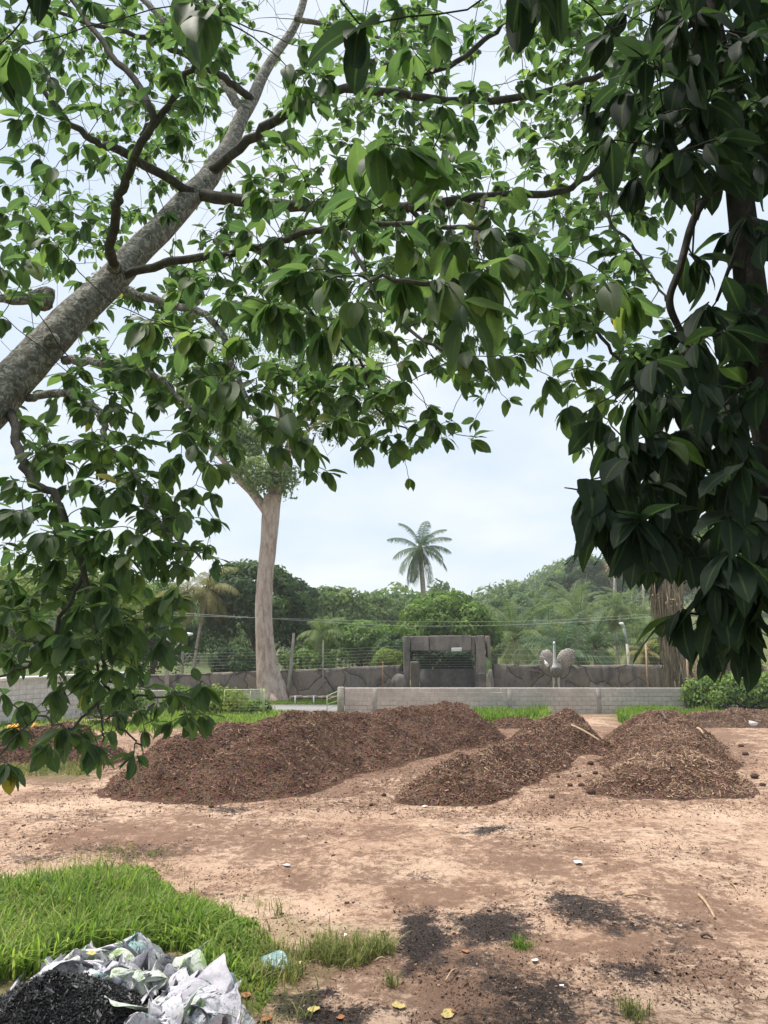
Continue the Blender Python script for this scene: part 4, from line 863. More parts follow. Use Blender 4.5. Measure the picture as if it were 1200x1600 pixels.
for k, (pxx, pt, pb, pw, d, mt, lab) in enumerate(((1110, 1066, 1112, 70, 33.5, 'f_mid', 'low leafy weed clump at the right end of the block wall'), (1160, 1062, 1114, 80, 33, 'f_mid', 'weedy green clump in the middle of the bank behind the dirt mound'), (1215, 1058, 1118, 80, 32.5, 'f_mid', 'weedy clump at the right edge of the bank'), (1135, 1020, 1090, 90, 40, 'f_dry', 'dry brushy thicket between the two bank trunks'), (1185, 1070, 1100, 60, 35, 'f_lime', 'yellow green weeds on top of the bank'), (1075, 1080, 1112, 34, 34.2, 'f_mid', 'green weeds at the foot of the cut stump'), (340, 1085, 1120, 80, 33.6, 'f_lime', 'bright green weeds growing behind the mesh gate'), (285, 1078, 1122, 50, 34, 'f_mid', 'taller green weeds left of the mesh gate'), (180, 1085, 1125, 80, 29.5, 'f_mid', 'pale green weeds against the shed wall'), (400, 1100, 1124, 40, 33.4, 'f_mid', 'small weeds by the gate post'))):
    tree('weed_clump', pxx, pt, pb, pw, d, mt, lab, 4200 if pw > 60 else 1800, .17, 34, .42, 200 + k, cat='weeds', droop=-.1, tvar=.5)
#@@YARD
# ------------------------------------------------------------------ heaps
def sticks(mb, pos, dirv, nrm, L, Wd, tint):
    d, n, s_ = frame_from(dirv, nrm); L = np.asarray(L)[:, None]; Wd = np.asarray(Wd)[:, None]
    a = pos - d * L / 2; b = pos + d * L / 2
    V = np.stack([a - s_ * Wd / 2, a + n * Wd * .6, a + s_ * Wd / 2, b - s_ * Wd / 2, b + n * Wd * .6, b + s_ * Wd / 2], 1).reshape(-1, 3)
    k = np.arange(len(pos))[:, None] * 6; Q = np.concatenate([k + [0, 3, 4, 1], k + [1, 4, 5, 2]])
    mb.add(V, Q, tint=np.repeat(np.clip(tint, 0, 1), 6))
def heap(name, ridge, mat, label, seed, slope=.78, flat=.1, rnd=.25, rough=.10, nchip=16000, chip='chip', res=.065, tshift=0.0, straw=.04, cat='heap', spill=.5, csize=1.0, lump=.22, pale_y=None):
    r = np.random.default_rng(seed + 300)
    segs = [[np.array(p_, float) for p_ in s_] for s_ in ridge]
    allp = np.concatenate(segs); mg = allp[:, 2].max() / slope + flat + .8
    x0, y0 = allp[:, 0].min() - mg, allp[:, 1].min() - mg; x1, y1 = allp[:, 0].max() + mg, allp[:, 1].max() + mg
    def H(x, y):
        xx = x + (fbm(x * .9, y * .9, seed, 3) - .5) * .7; yy = y + (fbm(x * .9, y * .9, seed + 7, 3) - .5) * .7
        best = np.full(x.shape, -9.0)
        for s_ in segs:
            for a, b in zip(s_[:-1], s_[1:]):
                ab = b[:2] - a[:2]; t_ = np.clip(((xx - a[0]) * ab[0] + (yy - a[1]) * ab[1]) / (ab @ ab), 0, 1)
                d = np.hypot(xx - a[0] - ab[0] * t_, yy - a[1] - ab[1] * t_); d = np.maximum(d - flat, 0)
                h = a[2] + (b[2] - a[2]) * t_ - slope * (np.sqrt(d * d + rnd * rnd) - rnd)
                m_ = np.maximum(best, h); best = m_ + .06 * np.exp(-np.abs(best - h) / .06) * (np.minimum(best, h) > -.4)
        toe = .10 * np.log1p(np.exp(np.clip(best / .10, -30, 30))) - .035          # soft spread-out toe
        up = sstep(.0, .25, toe)
        return toe + up * (rough * 2 * (fbm(x * 2.6, y * 2.6, seed + 3, 4) - .5) + lump * (fbm(x * .8, y * .8, seed + 4, 2) - .5)) + .035 * (fbm(x * 11, y * 11, seed + 5, 2) - .5)
    nx, ny = int((x1 - x0) / res), int((y1 - y0) / res)
    X, Y = np.meshgrid(np.linspace(x0, x1, nx), np.linspace(y0, y1, ny)); Z = H(X, Y); gz = gheight(X, Y)
    i = np.arange(ny - 1)[:, None]; j = np.arange(nx - 1)[None, :]; Q = np.stack([i * nx + j, i * nx + j + 1, (i + 1) * nx + j + 1, (i + 1) * nx + j], -1).reshape(-1, 4)
    keep = (Z.ravel()[Q] > -.012).any(1); Q = Q[keep]; used = np.unique(Q); mp = np.full(nx * ny, -1); mp[used] = np.arange(len(used))
    V = np.stack([X, Y, Z + gz], -1).reshape(-1, 3)
    base = np.array([allp[:, 0].mean(), allp[:, 1].mean(), 0]); root = thing(name, base, label, cat)
    MB().add(V[used], mp[Q]).build('mound', M[mat], root)
    cand = int(nchip * 6); x = r.uniform(x0, x1, cand); y = r.uniform(y0, y1, cand); z = H(x, y); e = .05
    ok = (z > .02) | ((z > -.05) & (r.random(cand) < spill * .3)); x, y, z = x[ok][:nchip], y[ok][:nchip], z[ok][:nchip]; k = len(x); low = z < .03
    nx_ = -(H(x + e, y) - H(x - e, y)) / (2 * e); ny_ = -(H(x, y + e) - H(x, y - e)) / (2 * e); N_ = norm(np.stack([nx_, ny_, np.ones(k)], -1) + r.normal(0, .35, (k, 3)))
    L = r.lognormal(math.log(.055 * csize), .5, k); Wd = L * r.uniform(.14, .45, k); ti = np.clip(r.normal(.45 + tshift, .2, k), 0, .92)
    s_ = r.random(k) < straw; L = np.where(s_, L * 2.2, L); Wd = np.where(s_, .010, Wd); ti = np.where(s_, r.uniform(.85, 1.0, k), ti)
    ti = ti + .35 * (fbm(x * 1.1, y * 1.1, seed + 9, 3) - .5)
    L = np.where(low, L * .5, L); Wd = np.where(low, Wd * .5, Wd)
    if pale_y: ps = 1 - sstep(pale_y - .9, pale_y + .6, y + .8 * (fbm(x, y, 5, 2) - .5)); ti = ti + .17 * ps; L = np.where((ps > .4) & (r.random(k) < .3), L * 1.9, L); Wd = np.minimum(Wd, .02)
    dv_ = norm(r.normal(size=(k, 3)) * [1, 1, .5]); zz = np.maximum(z, 0) + gheight(x, y) + .008
    m = MB(); sticks(m, np.stack([x, y, zz], -1), dv_, N_, np.minimum(L, .3), np.minimum(Wd, .03), ti); tag(m.build('chips', M[chip], root, smooth=False), kind='stuff')
    return root, H
RA = [[P(240, 1190, 17.0), P(290, 1150, 18.5), P(370, 1131, 20.0), P(450, 1120, 21.5), P(520, 1116, 22.0)], [P(340, 1176, 16.9), P(400, 1150, 17.6), P(450, 1137, 19.0), P(520, 1118, 21.0), P(600, 1107, 23.0), P(650, 1106, 24.3)], [P(650, 1106, 24.3), P(702, 1094, 25.3)]]
heap('mulch_heap', RA, 'mulch', 'longest brown mulch heap with two lobes, reaching back towards the gateway', 1, rough=.11, nchip=40000, lump=.28, spill=.9, csize=.82, tshift=-.03)
RB = [[P(692, 1196, 16.2), P(728, 1181, 17.0), P(775, 1166, 18.5), P(815, 1153, 20.0), P(842, 1134, 21.8), P(882, 1108, 23.6)]]
HB = heap('mulch_heap', RB, 'mulch', 'middle brown mulch heap with a long pole lying on its far end', 2, slope=.95, flat=.03, rough=.11, nchip=28000, tshift=.06, straw=.09, lump=.16, spill=.9, csize=.85)
def PZ(px, d, z): return np.array([(px - 600) / F * (d * CP - (CAM_H - z) * SP), d, z])
RC = [[PZ(1005, 17.15, .56), PZ(1085, 17.15, .56)], [PZ(1042, 17.35, .66), PZ(1040, 19.5, .74), PZ(1034, 22.0, .80), PZ(1030, 24.8, .92)]]
heap('mulch_heap', RC, 'mulch', 'flat topped mulch heap on the right with a straw strewn pale front', 3, slope=.85, rough=.10, flat=.40, nchip=30000, tshift=.03, straw=.10, csize=.95, lump=.14, pale_y=18.3)
heap('mulch_heap', [[P(45, 1138, 21.6), P(100, 1134, 22.0), P(165, 1165, 21.0)]], 'mulch', 'small brown mulch heap behind the hanging leaves before the shed wall', 4, rough=.08, nchip=9000)
heap('mulch_heap', [[P(785, 1123, 29.0), P(815, 1122, 29.0)]], 'mulch', 'tiny mulch heap between the long heap and the middle heap near the wall', 5, rough=.06, nchip=2500, lump=.1)
heap('dirt_mound', [[P(1078, 1112, 29.5), P(1150, 1108, 29.8), P(1235, 1112, 30.0)]], 'mulch2', 'low greyish brown dirt mound below the weedy bank', 6, rough=.08, nchip=7000, tshift=.2, lump=.2)
RCH = [[P(55, 1530, 6.7), P(84, 1520, 6.8)]]
heap('char_heap', RCH, 'char', 'glossy black heap of charred grains in front of the crumpled sacks', 7, slope=.66, flat=.03, rnd=.10, rough=.025, nchip=26000, chip='grain', res=.025, straw=0.0, csize=.30, lump=.06, tshift=-.05)

# poles and sticks on the heaps and yard
def stick(a, b, r0, label, mat='stick', name='stick', bend=.03, group=None):
    a = np.array(a); b = np.array(b); v, q, t_ = tube(smooth_path([a, (a + b) / 2 + [0, 0, bend], b], 5), np.linspace(r0, r0 * .6, 11), 6, .1); return tag(MB().add(v, q, t_).build(name, M[mat]), label, name.replace('_', ' '), group)
stick(P(893, 1133, 22.4), P(938, 1158, 21.6), .04, 'long pale pole leaning on the far end of the middle mulch heap', name='wooden_pole')
stick(P(1032, 1111, 24.0), P(1041, 1124, 22.3), .05, 'short dark pole lying on top of the right mulch heap', 'brownbark', name='wooden_pole')
stick(P(1090, 1138, 22.0), P(1099, 1146, 21.0), .045, 'short pale board end sticking out of the right side of the right heap', name='wood_piece')
def GS(px, py, dz=.02): 
    g_ = G(px, py); g_[2] = float(gheight(g_[0], g_[1])) + dz; return g_
stick(GS(1092, 1398), GS(1117, 1434), .022, 'thin curved brown stick lying on the sandy ground at the right', name='stick')
stick(GS(975, 1402), GS(1022, 1406), .014, 'thin pale twig lying across the sandy ground, left of the curved stick', name='stick')
stick(GS(1095, 1464), GS(1114, 1468), .02, 'short dark stick beside the cracked mud', 'brownbark', name='stick')
stick(GS(878, 1395), GS(880, 1388), .012, 'tiny upright twig near the dark grit patches', name='stick')
stick(GS(1140, 1378), GS(1155, 1396), .012, 'thin dry twig near the right edge of the yard', name='stick')
stick(GS(890, 1295), GS(920, 1296), .02, 'pale stick lying flat in front of the right heap', name='stick')
stick(GS(585, 1509), GS(606, 1508), .011, 'short pale twig lying beside the thin grass', name='stick')
stick(GS(696, 1544), GS(716, 1522), .010, 'bent grey twig between the black grit patches', name='stick')
# clods
for k, (pxx, pyy, s_) in enumerate(((862, 1249, .055), (921, 1169, .11), (923, 1195, .08), (891, 1228, .055), (909, 1229, .07), (944, 1181, .05), (924, 1243, .085), (1179, 1215, .09), (1192, 1229, .06), (939, 1192, .05), (905, 1212, .05), (930, 1209, .06), (1165, 1180, .08), (1158, 1168, .07), (950, 1165, .05), (872, 1213, .04), (600, 1243, .05), (580, 1258, .04), (1140, 1245, .05), (330, 1262, .05))):
    g_ = GS(pxx, pyy, s_ * .45); rock('mulch_clod', g_, (s_ * 1.1, s_, s_ * .75), 40 + k, 'clod', 'dark mulch clod lying loose on the ground by the heaps', 'clod', 'mulch clods rolled off the heaps')
# ---------------- scattered crumbs on the ground
def crumbs():
    r = np.random.default_rng(9); n = 420000
    d = 6.3 * (25 / 6.3) ** (r.random(n) ** 1.15); x = r.uniform(-.56, .56, n) * d
    dk, br, gn, ck = ground_masks(x, d); f = fbm(x * .9, d * 1.6, 31, 5)
    keep = r.random(n) < np.clip(.03 + br * .20 + dk ** 1.5 * .9 + 1.1 * (f - .54), .015, 1) * (gn < .5)
    x, d, dk, br = x[keep], d[keep], dk[keep], br[keep]; k = len(x)
    L = r.lognormal(math.log(.0065), .6, k) * (1 + d * .045) * np.where(dk > .3, .75, 1); ti = np.clip(r.normal(.48, .2, k), 0, 1); ti = np.where(r.random(k) < dk * .9, r.uniform(0, .22, k), ti)
    m = MB(); sticks(m, np.stack([x, d, gheight(x, d) + .003], -1), norm(r.normal(size=(k, 3)) * [1, 1, .25]), norm(r.normal(0, .35, (k, 3)) + [0, 0, 1]), np.minimum(L, .11), np.minimum(L * r.uniform(.3, .8, k), .035), ti)
    tag(m.build('dirt_crumbs', M['crumb'], smooth=False), kind='stuff')
crumbs()

# ---------------- grass
def edge_fade(pts, poly, rad=.65):
    f_ = 0
    for a_ in np.arange(8) / 8 * 2 * PI:
        q_ = pts + np.array([math.cos(a_) * rad, math.sin(a_) * rad, 0]); ax_, ay_, _ = proj(q_ * [1, 1, 0]); f_ = f_ + inpoly(ax_, ay_, poly) / 8
    return .22 + .78 * sstep(.40, 1.0, f_)
def grass(name, pts, hmin, hmax, w, mat, seed, bend=1.0, tmean=.45, hs=1.0):
    r = np.random.default_rng(seed); k = len(pts); H_ = r.uniform(hmin, hmax, k) * (0.4 + 1.2 * fbm(pts[:, 0] * 1.6, pts[:, 1] * 1.6, seed, 3)) * hs; a = r.uniform(0, 2 * PI, k)
    d = np.stack([np.cos(a), np.sin(a), 0 * a], -1); sd = np.stack([-np.sin(a), np.cos(a), 0 * a], -1); bn = r.uniform(.15, .95, k) * bend
    up = np.array([0, 0, 1.0]); w_ = w * r.uniform(.6, 1.3, k); out = []
    for t_, ww in ((0, .8), (.35, 1.0), (.7, .75), (1.0, .08)):
        c = pts + up * (H_ * (t_ - .35 * bn * t_ ** 2.2))[:, None] + d * (H_ * bn * .75 * t_ ** 1.8)[:, None]
        out += [c - sd * (w_ * ww / 2)[:, None], c + sd * (w_ * ww / 2)[:, None]]
    V = np.stack(out, 1).reshape(-1, 3); b = np.arange(k)[:, None] * 8; Q = np.concatenate([b + [0, 1, 3, 2], b + [2, 3, 5, 4], b + [4, 5, 7, 6]])
    ti = np.clip(r.normal(tmean, .28, k) + .5 * (fbm(pts[:, 0] * .8, pts[:, 1] * .8, seed + 3, 3) - .5), 0, 1)
    return tag(MB().add(V, Q, tint=np.repeat(ti, 8)).build(name, M[mat]), kind='stuff')
def scatter_poly(poly, n, seed, thin=0.0, clump=0.0):
    r = np.random.default_rng(seed); px = np.array([p_[0] for p_ in poly]); py = np.array([p_[1] for p_ in poly]); c = np.array([G(a, b) for a, b in poly])
    x = r.uniform(c[:, 0].min(), c[:, 0].max(), n); y = r.uniform(c[:, 1].min(), c[:, 1].max(), n); ax, ay, _ = proj(np.stack([x, y, 0 * x], -1))
    ok = inpoly(ax + 24 * (fbm(x * 2, y * 2, seed, 3) - .5), ay + 26 * (fbm(x * 2, y * 2, seed + 2, 3) - .5), poly)
    if clump: ok &= r.random(n) < sstep(clump - .07, clump + .07, fbm(x * 1.7, y * 1.7, seed + 4, 4))
    x, y = x[ok], y[ok]; return np.stack([x, y, gheight(x, y) - .01], -1)
pts = scatter_poly(GRASS_POLY, 36000, 1)
ax, ay, _ = proj(pts); keep = ~(inpoly(ax, ay, [(-80, 1545), (60, 1530), (110, 1500), (200, 1490), (300, 1490), (320, 1540), (400, 1560), (400, 1800), (-300, 1800)]))
grass('grass_patch', pts[keep], .14, .44, .022, 'grass', 1, 1.6, hs=edge_fade(pts[keep], GRASS_POLY))
pe = scatter_poly(GRASS_POLY, 9000, 4, clump=.55); ax, ay, _ = proj(pe); pe = pe[~inpoly(ax, ay, [(-80, 1530), (60, 1520), (110, 1490), (200, 1480), (310, 1480), (330, 1540), (400, 1560), (400, 1800), (-300, 1800)])]
grass('grass_edge', pe, .2, .5, .014, 'grass', 2, 1.5, .75, hs=edge_fade(pe, GRASS_POLY))
pd = scatter_poly(GRASS_POLY, 9000, 14); ax, ay, _ = proj(pd); pd = pd[~inpoly(ax, ay, [(-80, 1540), (60, 1530), (110, 1495), (200, 1485), (305, 1485), (330, 1540), (400, 1560), (400, 1800), (-300, 1800)])]
grass('straw_grass', pd, .12, .40, .011, 'grass_dry', 12, 1.6, .75, hs=edge_fade(pd, GRASS_POLY))
grass('thin_grass', scatter_poly(THIN_POLY, 9000, 5, clump=.50), .08, .30, .010, 'grass_dry', 3, 1.4, .45)
grass('dry_grass', scatter_poly([(-60, 1365), (200, 1328), (330, 1395), (470, 1420), (470, 1500), (480, 1590), (380, 1640), (340, 1560), (430, 1500), (400, 1430), (290, 1420), (180, 1360), (-60, 1400)], 6000, 6, clump=.5), .08, .22, .008, 'grass_dry', 4, 1.2, .6)
for k, (pxx, pyy, n, s_) in enumerate(((815, 1486, 130, .16), (992, 1590, 160, .18), (612, 1548, 40, .12), (240, 1338, 60, .2))):
    r = np.random.default_rng(50 + k); g_ = G(pxx, pyy); pt = np.stack([g_[0] + r.normal(0, s_ * .36, n), g_[1] + r.normal(0, s_ * .36, n), np.zeros(n)], -1); pt[:, 2] = gheight(pt[:, 0], pt[:, 1]) - .01
    o = grass('grass_tuft', pt, .06, .17, .008, 'grass_dry' if k != 0 else 'grass', 60 + k, 1.2, .3); o['kind'] = 'thing'
    tag(o, ('small green grass tuft beside the black grit', 'low dry green tuft at the bottom edge of the yard', 'tiny sparse tuft near the thin grass', 'grass tuft rising at the far edge of the grass patch')[k], 'grass tuft')
def band(px0, px1, y0, y1, n, seed): 
    r = np.random.default_rng(seed); d = r.uniform(y0, y1, n); x = r.uniform((px0 - 600) / F, (px1 - 600) / F, n) * d * 1.0; return np.stack([x, d, 0 * x - .02], -1)
b = np.concatenate([band(735, 850, 30.0, 33.8, 5000, 1), band(955, 1085, 29.5, 33.8, 9000, 2), band(1080, 1300, 30.5, 34, 9000, 3)])
b = b[np.random.default_rng(3).random(len(b)) < sstep(.38, .55, fbm(b[:, 0] * .9, b[:, 1] * .9, 6, 3) + .12)]
grass('wall_grass', b, .18, .50, .03, 'grass', 7, 1.0, .4)
grass('yard_grass', np.concatenate([band(230, 440, 28.5, 33.8, 9000, 4), band(-60, 260, 27.0, 30.5, 3500, 8)]), .12, .34, .03, 'grass', 8, 1.0, .55)
grass('verge_grass', np.concatenate([band(330, 560, 38.5, 41.2, 8000, 5), band(380, 470, 34.4, 34.9, 500, 15)]), .06, .16, .04, 'grass', 9, 1.0, .4)
grass('heap_side_grass', np.concatenate([band(-20, 160, 18.6, 20.2, 2600, 6)]), .08, .2, .014, 'grass_dry', 10, 1.0, .3)

# ---------------- crumpled sacks
def n3(V, s, seed, o=4): return (fbm(V[:, 0] * s, V[:, 1] * s + 3.1, seed, o) + fbm(V[:, 1] * s + 7.7, V[:, 2] * s, seed + 50, o) + fbm(V[:, 2] * s + 1.3, V[:, 0] * s + 9.1, seed + 90, o)) / 3
def sack_mat(name, base, alt, alt2, sc=4.0):
    t = NT(name); p = t.pos(); n1 = t.noise(sc, 5, .65, p, .5); n2 = t.noise(sc * 2.2, 5, .7, p, 1.5); n3_ = t.noise(sc * 7, 3, .6, p)
    c = t.mix(t.ramp(n2, [(.545, 0.0), (.58, 1.0)]), base, alt); c = t.mix(t.ramp(n1, [(.60, 0.0), (.63, .9)]), c, alt2); c = t.mix(t.ramp(n3_, [(.5, 0.0), (.75, .45)]), c, (.20, .19, .19))
    b = t.bsdf(c, .55, .35, t.bump(n3_, .4, .01), out=False); tr = t.n('ShaderNodeBsdfTranslucent'); t.l(c, tr.inputs['Color']); m = t.n('ShaderNodeMixShader'); m.inputs[0].default_value = .15; t.l(b, m.inputs[1]); t.l(tr.outputs[0], m.inputs[2]); t.l(m.outputs[0], t.out.inputs['Surface']); return t.m
M['sack_a'] = sack_mat('white_lilac_plastic', (.62, .60, .65), (.36, .40, .44), (.06, .20, .22), 5.0); M['sack_b'] = sack_mat('grey_white_plastic', (.60, .60, .60), (.50, .50, .49), (.30, .30, .31), 2.5)
M['sack_c'] = sack_mat('green_printed_plastic', (.56, .60, .54), (.26, .38, .14), (.20, .30, .10), 3.2); M['sack_d'] = sack_mat('woven_sack', (.50, .48, .53), (.46, .44, .49), (.40, .38, .43), 3.0); M['sack_e'] = sack_mat('teal_plastic', (.20, .33, .33), (.48, .54, .54), (.05, .16, .17), 4.0)
M['ink'] = simple('black_ink', (.02, .02, .025), .6, .2)
def crumple(n, seed, folds=16, soft=.03, puff=.3, size=1.0):
    """a flat sheet folded again and again by mirroring it in random planes: sharp creases, flaps and overlaps"""
    r = np.random.default_rng(seed); u = np.linspace(-1, 1, n); U, V_ = np.meshgrid(u, u, indexing='ij')
    X = np.stack([U, V_, .25 * fbm(U * 1.6 + 9, V_ * 1.6 + 9, seed, 3) - .12], -1) * size
    for k in range(folds):
        c0 = X.reshape(-1, 3).mean(0); ext = X.reshape(-1, 3).std(0); nn_ = rdir(r, 1)[0]; nn_ = norm(nn_ * (ext + .05 * ext.max())) if r.random() < .7 else nn_
        d = (X - c0) @ nn_; c = r.uniform(.25, 1.15) * d.std(); d = d - c; m_ = (d + np.sqrt(d * d + soft * soft * (.4 + .6 * (k < folds // 2)))) / 2; X = X - 2 * m_[..., None] * nn_ * r.uniform(.75, 1.0)
    X = X - X.reshape(-1, 3).mean(0); X = X / (np.percentile(np.abs(X.reshape(-1, 3)), 97, axis=0) + 1e-6)
    X = X + puff * .12 * np.stack([n3(X.reshape(-1, 3), 2.5, seed + q_, 3).reshape(n, n) - .5 for q_ in range(3)], -1)
    X = 1.3 * np.tanh(X / 1.3); X = X + .05 * np.stack([n3(X.reshape(-1, 3), 7.0, seed + 20 + q_, 3).reshape(n, n) - .5 for q_ in range(3)], -1); X[..., 2] = (X[..., 2] + 1) * .5
    return X
CRUMP = [crumple(130, 1, 38, .02), crumple(130, 5, 44, .015), crumple(110, 9, 18, .04), crumple(130, 13, 34, .02), crumple(120, 21, 22, .03), crumple(130, 31, 40, .018), crumple(130, 47, 30, .025)]
def sack(px, py, w_px, h_px, d, mat, label, seed, kind=0, yd=.9, name='crumpled_sack', zrot=None):
    c = P(px, py, d); w = w_px / F * d / 2; h = h_px / F * d; r = np.random.default_rng(seed); X = CRUMP[kind % 7]; n = X.shape[0]
    a = r.uniform(0, 2 * PI) if zrot is None else zrot; ca, sa = math.cos(a), math.sin(a); V = X.reshape(-1, 3); mz = V[:, 2].max()
    V = np.stack([(V[:, 0] * ca - V[:, 1] * sa) * w, (V[:, 0] * sa + V[:, 1] * ca) * w * yd, (V[:, 2] / mz - .5) * h], -1)
    i = np.arange(n - 1)[:, None]; j = np.arange(n - 1)[None, :]; Q = np.stack([i * n + j, (i + 1) * n + j, (i + 1) * n + j + 1, i * n + j + 1], -1).reshape(-1, 4)
    root = MB().add(V + c, Q).build(name, M[mat], smooth=True); return tag(root, label, 'sack' if 'sack' in name else 'plastic scrap')
sack(180, 1510, 190, 84, 7.85, 'sack_a', 'big crumpled white and lilac plastic heaped behind the black heap', 1, 0)
sack(128, 1526, 84, 60, 7.5, 'sack_a', 'crumpled lilac white plastic spilling over the left shoulder of the black heap', 2, 1)
sack(246, 1506, 96, 84, 7.95, 'sack_b', 'round knot of grey white film at the top of the sack pile', 3, 5)
sack(278, 1526, 86, 96, 7.85, 'sack_b', 'smooth translucent white bag right of the round film knot', 4, 4)
sack(240, 1550, 140, 80, 7.5, 'sack_a', 'crumpled white plastic in the middle of the pile below the film knot', 5, 3)
sack(210, 1487, 40, 36, 8.05, 'sack_e', 'small dark teal scrap at the top of the sack pile', 6, 1, name='plastic_scrap')
sack(18, 1556, 90, 44, 7.4, 'sack_a', 'flattened pale plastic with teal print left of the black heap', 7, 5)
sack(148, 1560, 56, 46, 7.15, 'sack_e', 'teal tinted scrap at the edge of the black heap', 8, 4, name='plastic_scrap')
sack(214, 1572, 130, 76, 7.2, 'sack_c', 'green and white printed sack folded beside the black heap', 9, 2)
sack(262, 1594, 100, 90, 6.9, 'sack_c', 'pale green sack standing at the bottom edge of the pile', 10, 4)
wsack = sack(314, 1574, 112, 88, 6.98, 'sack_d', 'greyish woven sack with smudged black lettering', 11, 2, zrot=2.2)
sack(354, 1590, 110, 76, 6.95, 'sack_a', 'crumpled white sack at the right end of the pile', 12, 3)
sack(350, 1552, 40, 46, 7.25, 'sack_e', 'small teal and white scrap poking up at the right end of the pile', 13, 1, name='plastic_scrap')
sack(423, 1506, 60, 20, 8.05, 'sack_e', 'torn teal and clear film lying in the grass right of the pile', 14, 6, name='plastic_scrap')
sack(330, 1404, 28, 18, 11.2, 'sack_e', 'small dark teal scrap in the grass at its far edge', 15, 1, name='plastic_scrap')
r = np.random.default_rng(12)
SP_ = [(r.uniform(70, 345), r.uniform(0, 1)) for _ in range(64)]
SP_ = [(x, 1492 + .0016 * (x - 200) ** 2 + f * (34 if x < 150 else 52 if x < 210 else 84), 0) for x, f in SP_]; SP_ = [(x, y, 7.95 - (y - 1490) * .0105) for x, y, _ in SP_]
for k, (pxx, pyy, d) in enumerate(SP_): sack(pxx, pyy, r.uniform(34, 62), r.uniform(26, 44), d - .10, ('sack_a', 'sack_a', 'sack_b', 'sack_a', 'sack_c')[k % 5], 'small crumpled whitish plastic piece lying on the sack pile', 160 + k, (0, 1, 5, 3, 6)[k % 5], name='plastic_sheet'); o = COL.objects[-1]; o['category'] = 'plastic sheet'; o['group'] = 'small plastic pieces on the sack pile'
for k, (pxx, pyy, d) in enumerate(((215, 1502, 7.9), (160, 1498, 7.95), (250, 1522, 7.6), (120, 1520, 7.6), (295, 1575, 7.0), (345, 1578, 7.0), (270, 1590, 6.88), (150, 1512, 7.8), (205, 1518, 7.7), (170, 1535, 7.5), (225, 1535, 7.6), (262, 1540, 7.6), (195, 1550, 7.4), (285, 1556, 7.3), (100, 1545, 7.4), (240, 1578, 7.1), (300, 1590, 6.9), (335, 1600, 6.85), (180, 1568, 7.2), (65, 1552, 7.45), (330, 1566, 7.15), (272, 1572, 7.1))):
    o = sack(pxx, pyy, r.uniform(50, 95), r.uniform(38, 62), d, ('sack_a', 'sack_a', 'sack_b', 'sack_a', 'sack_d')[k % 5], 'crumpled whitish plastic sheet wedged in the sack pile', 60 + k, (0, 1, 3, 5, 6)[k % 5], name='plastic_sheet'); o['category'] = 'plastic sheet'; o['group'] = 'plastic sheets of the sack pile'
r = np.random.default_rng(3)
dg = bpy.context.evaluated_depsgraph_get(); dg.update()
m = MB()
for row in range(2):
    for k in range(9):
        if k == 5 and row == 0: continue
        px_, py_ = 300 + k * 2.8 + row * 2, 1566 - k * 0.75 + row * 5.6
        rr_ = ray(px_, py_); hit, loc, nr_, _, ob_, _ = SC.ray_cast(dg, Vector((0, 0, CAM_H)), Vector(rr_).normalized())
        if not hit or ob_ != wsack: continue
        for q_ in range(2): 
            dx = r.uniform(-.004, .004); L_ = .020; a_ = PI / 2 + r.normal(0, .5) if q_ == 0 else r.normal(0, .3)
            n_ = np.array(nr_[:]); u_ = norm(np.cross([0, 0, 1.0], n_)); v_2 = np.cross(n_, u_); dd = u_ * math.cos(a_) + v_2 * math.sin(a_); cc = np.array(loc[:]) + n_ * .004 + u_ * dx
            s2 = norm(np.cross(n_, dd)) * .0028; m.add([cc - dd * L_ / 2 - s2, cc - dd * L_ / 2 + s2, cc + dd * L_ / 2 + s2, cc + dd * L_ / 2 - s2], [[0, 1, 2, 3]])
if m.n: m.build('lettering', M['ink'], wsack)
# litter and fallen leaves
def scrap(px, py, s_, mat, label, cat, seed, name, dz=.03):
    g_ = GS(px, py, dz); r = np.random.default_rng(seed); n = 9; u = np.linspace(-1, 1, n); U, V_ = np.meshgrid(u, u); rad = np.maximum(np.abs(U), np.abs(V_))
    x = U * s_ * (1 - .3 * V_ ** 2); y = V_ * s_ * .7; z = .5 * s_ * (fbm(U * 1.3 + seed, V_ * 1.3, seed, 3) - .45); a = r.uniform(0, PI)
    i = np.arange(n - 1)[:, None]; j = np.arange(n - 1)[None, :]; Q = np.stack([i * n + j, i * n + j + 1, (i + 1) * n + j + 1, (i + 1) * n + j], -1).reshape(-1, 4)
    return tag(MB().add(np.stack([g_[0] + x * math.cos(a) - y * math.sin(a), g_[1] + x * math.sin(a) + y * math.cos(a), g_[2] + z], -1), Q).build(name, M[mat], smooth=False), label, cat)
scrap(903, 1351, .075, 'paper', 'white paper scrap lying in the middle of the sandy yard', 'litter', 1, 'paper_scrap'); scrap(664, 1261, .06, 'paper', 'white scrap at the foot of the middle mulch heap', 'litter', 2, 'paper_scrap')
scrap(836, 1507, .035, 'paper', 'tiny white scrap right of the black grit', 'litter', 3, 'paper_scrap'); scrap(878, 1552, .022, 'paper', 'tiniest white scrap near the bottom of the yard', 'litter', 4, 'paper_scrap')
scrap(448, 1355, .05, 'paper', 'pale grey scrap behind the grass patch', 'litter', 5, 'paper_scrap'); scrap(540, 1468, .03, 'paper', 'small white scrap in the thin grass', 'litter', 6, 'paper_scrap')
scrap(515, 1169, .09, 'paper', 'white scrap caught on the face of the longest mulch heap', 'litter', 8, 'paper_scrap', .72); scrap(348, 1174, .11, 'paper', 'pale scrap lying in the fold of the longest mulch heap', 'litter', 9, 'paper_scrap', .55)
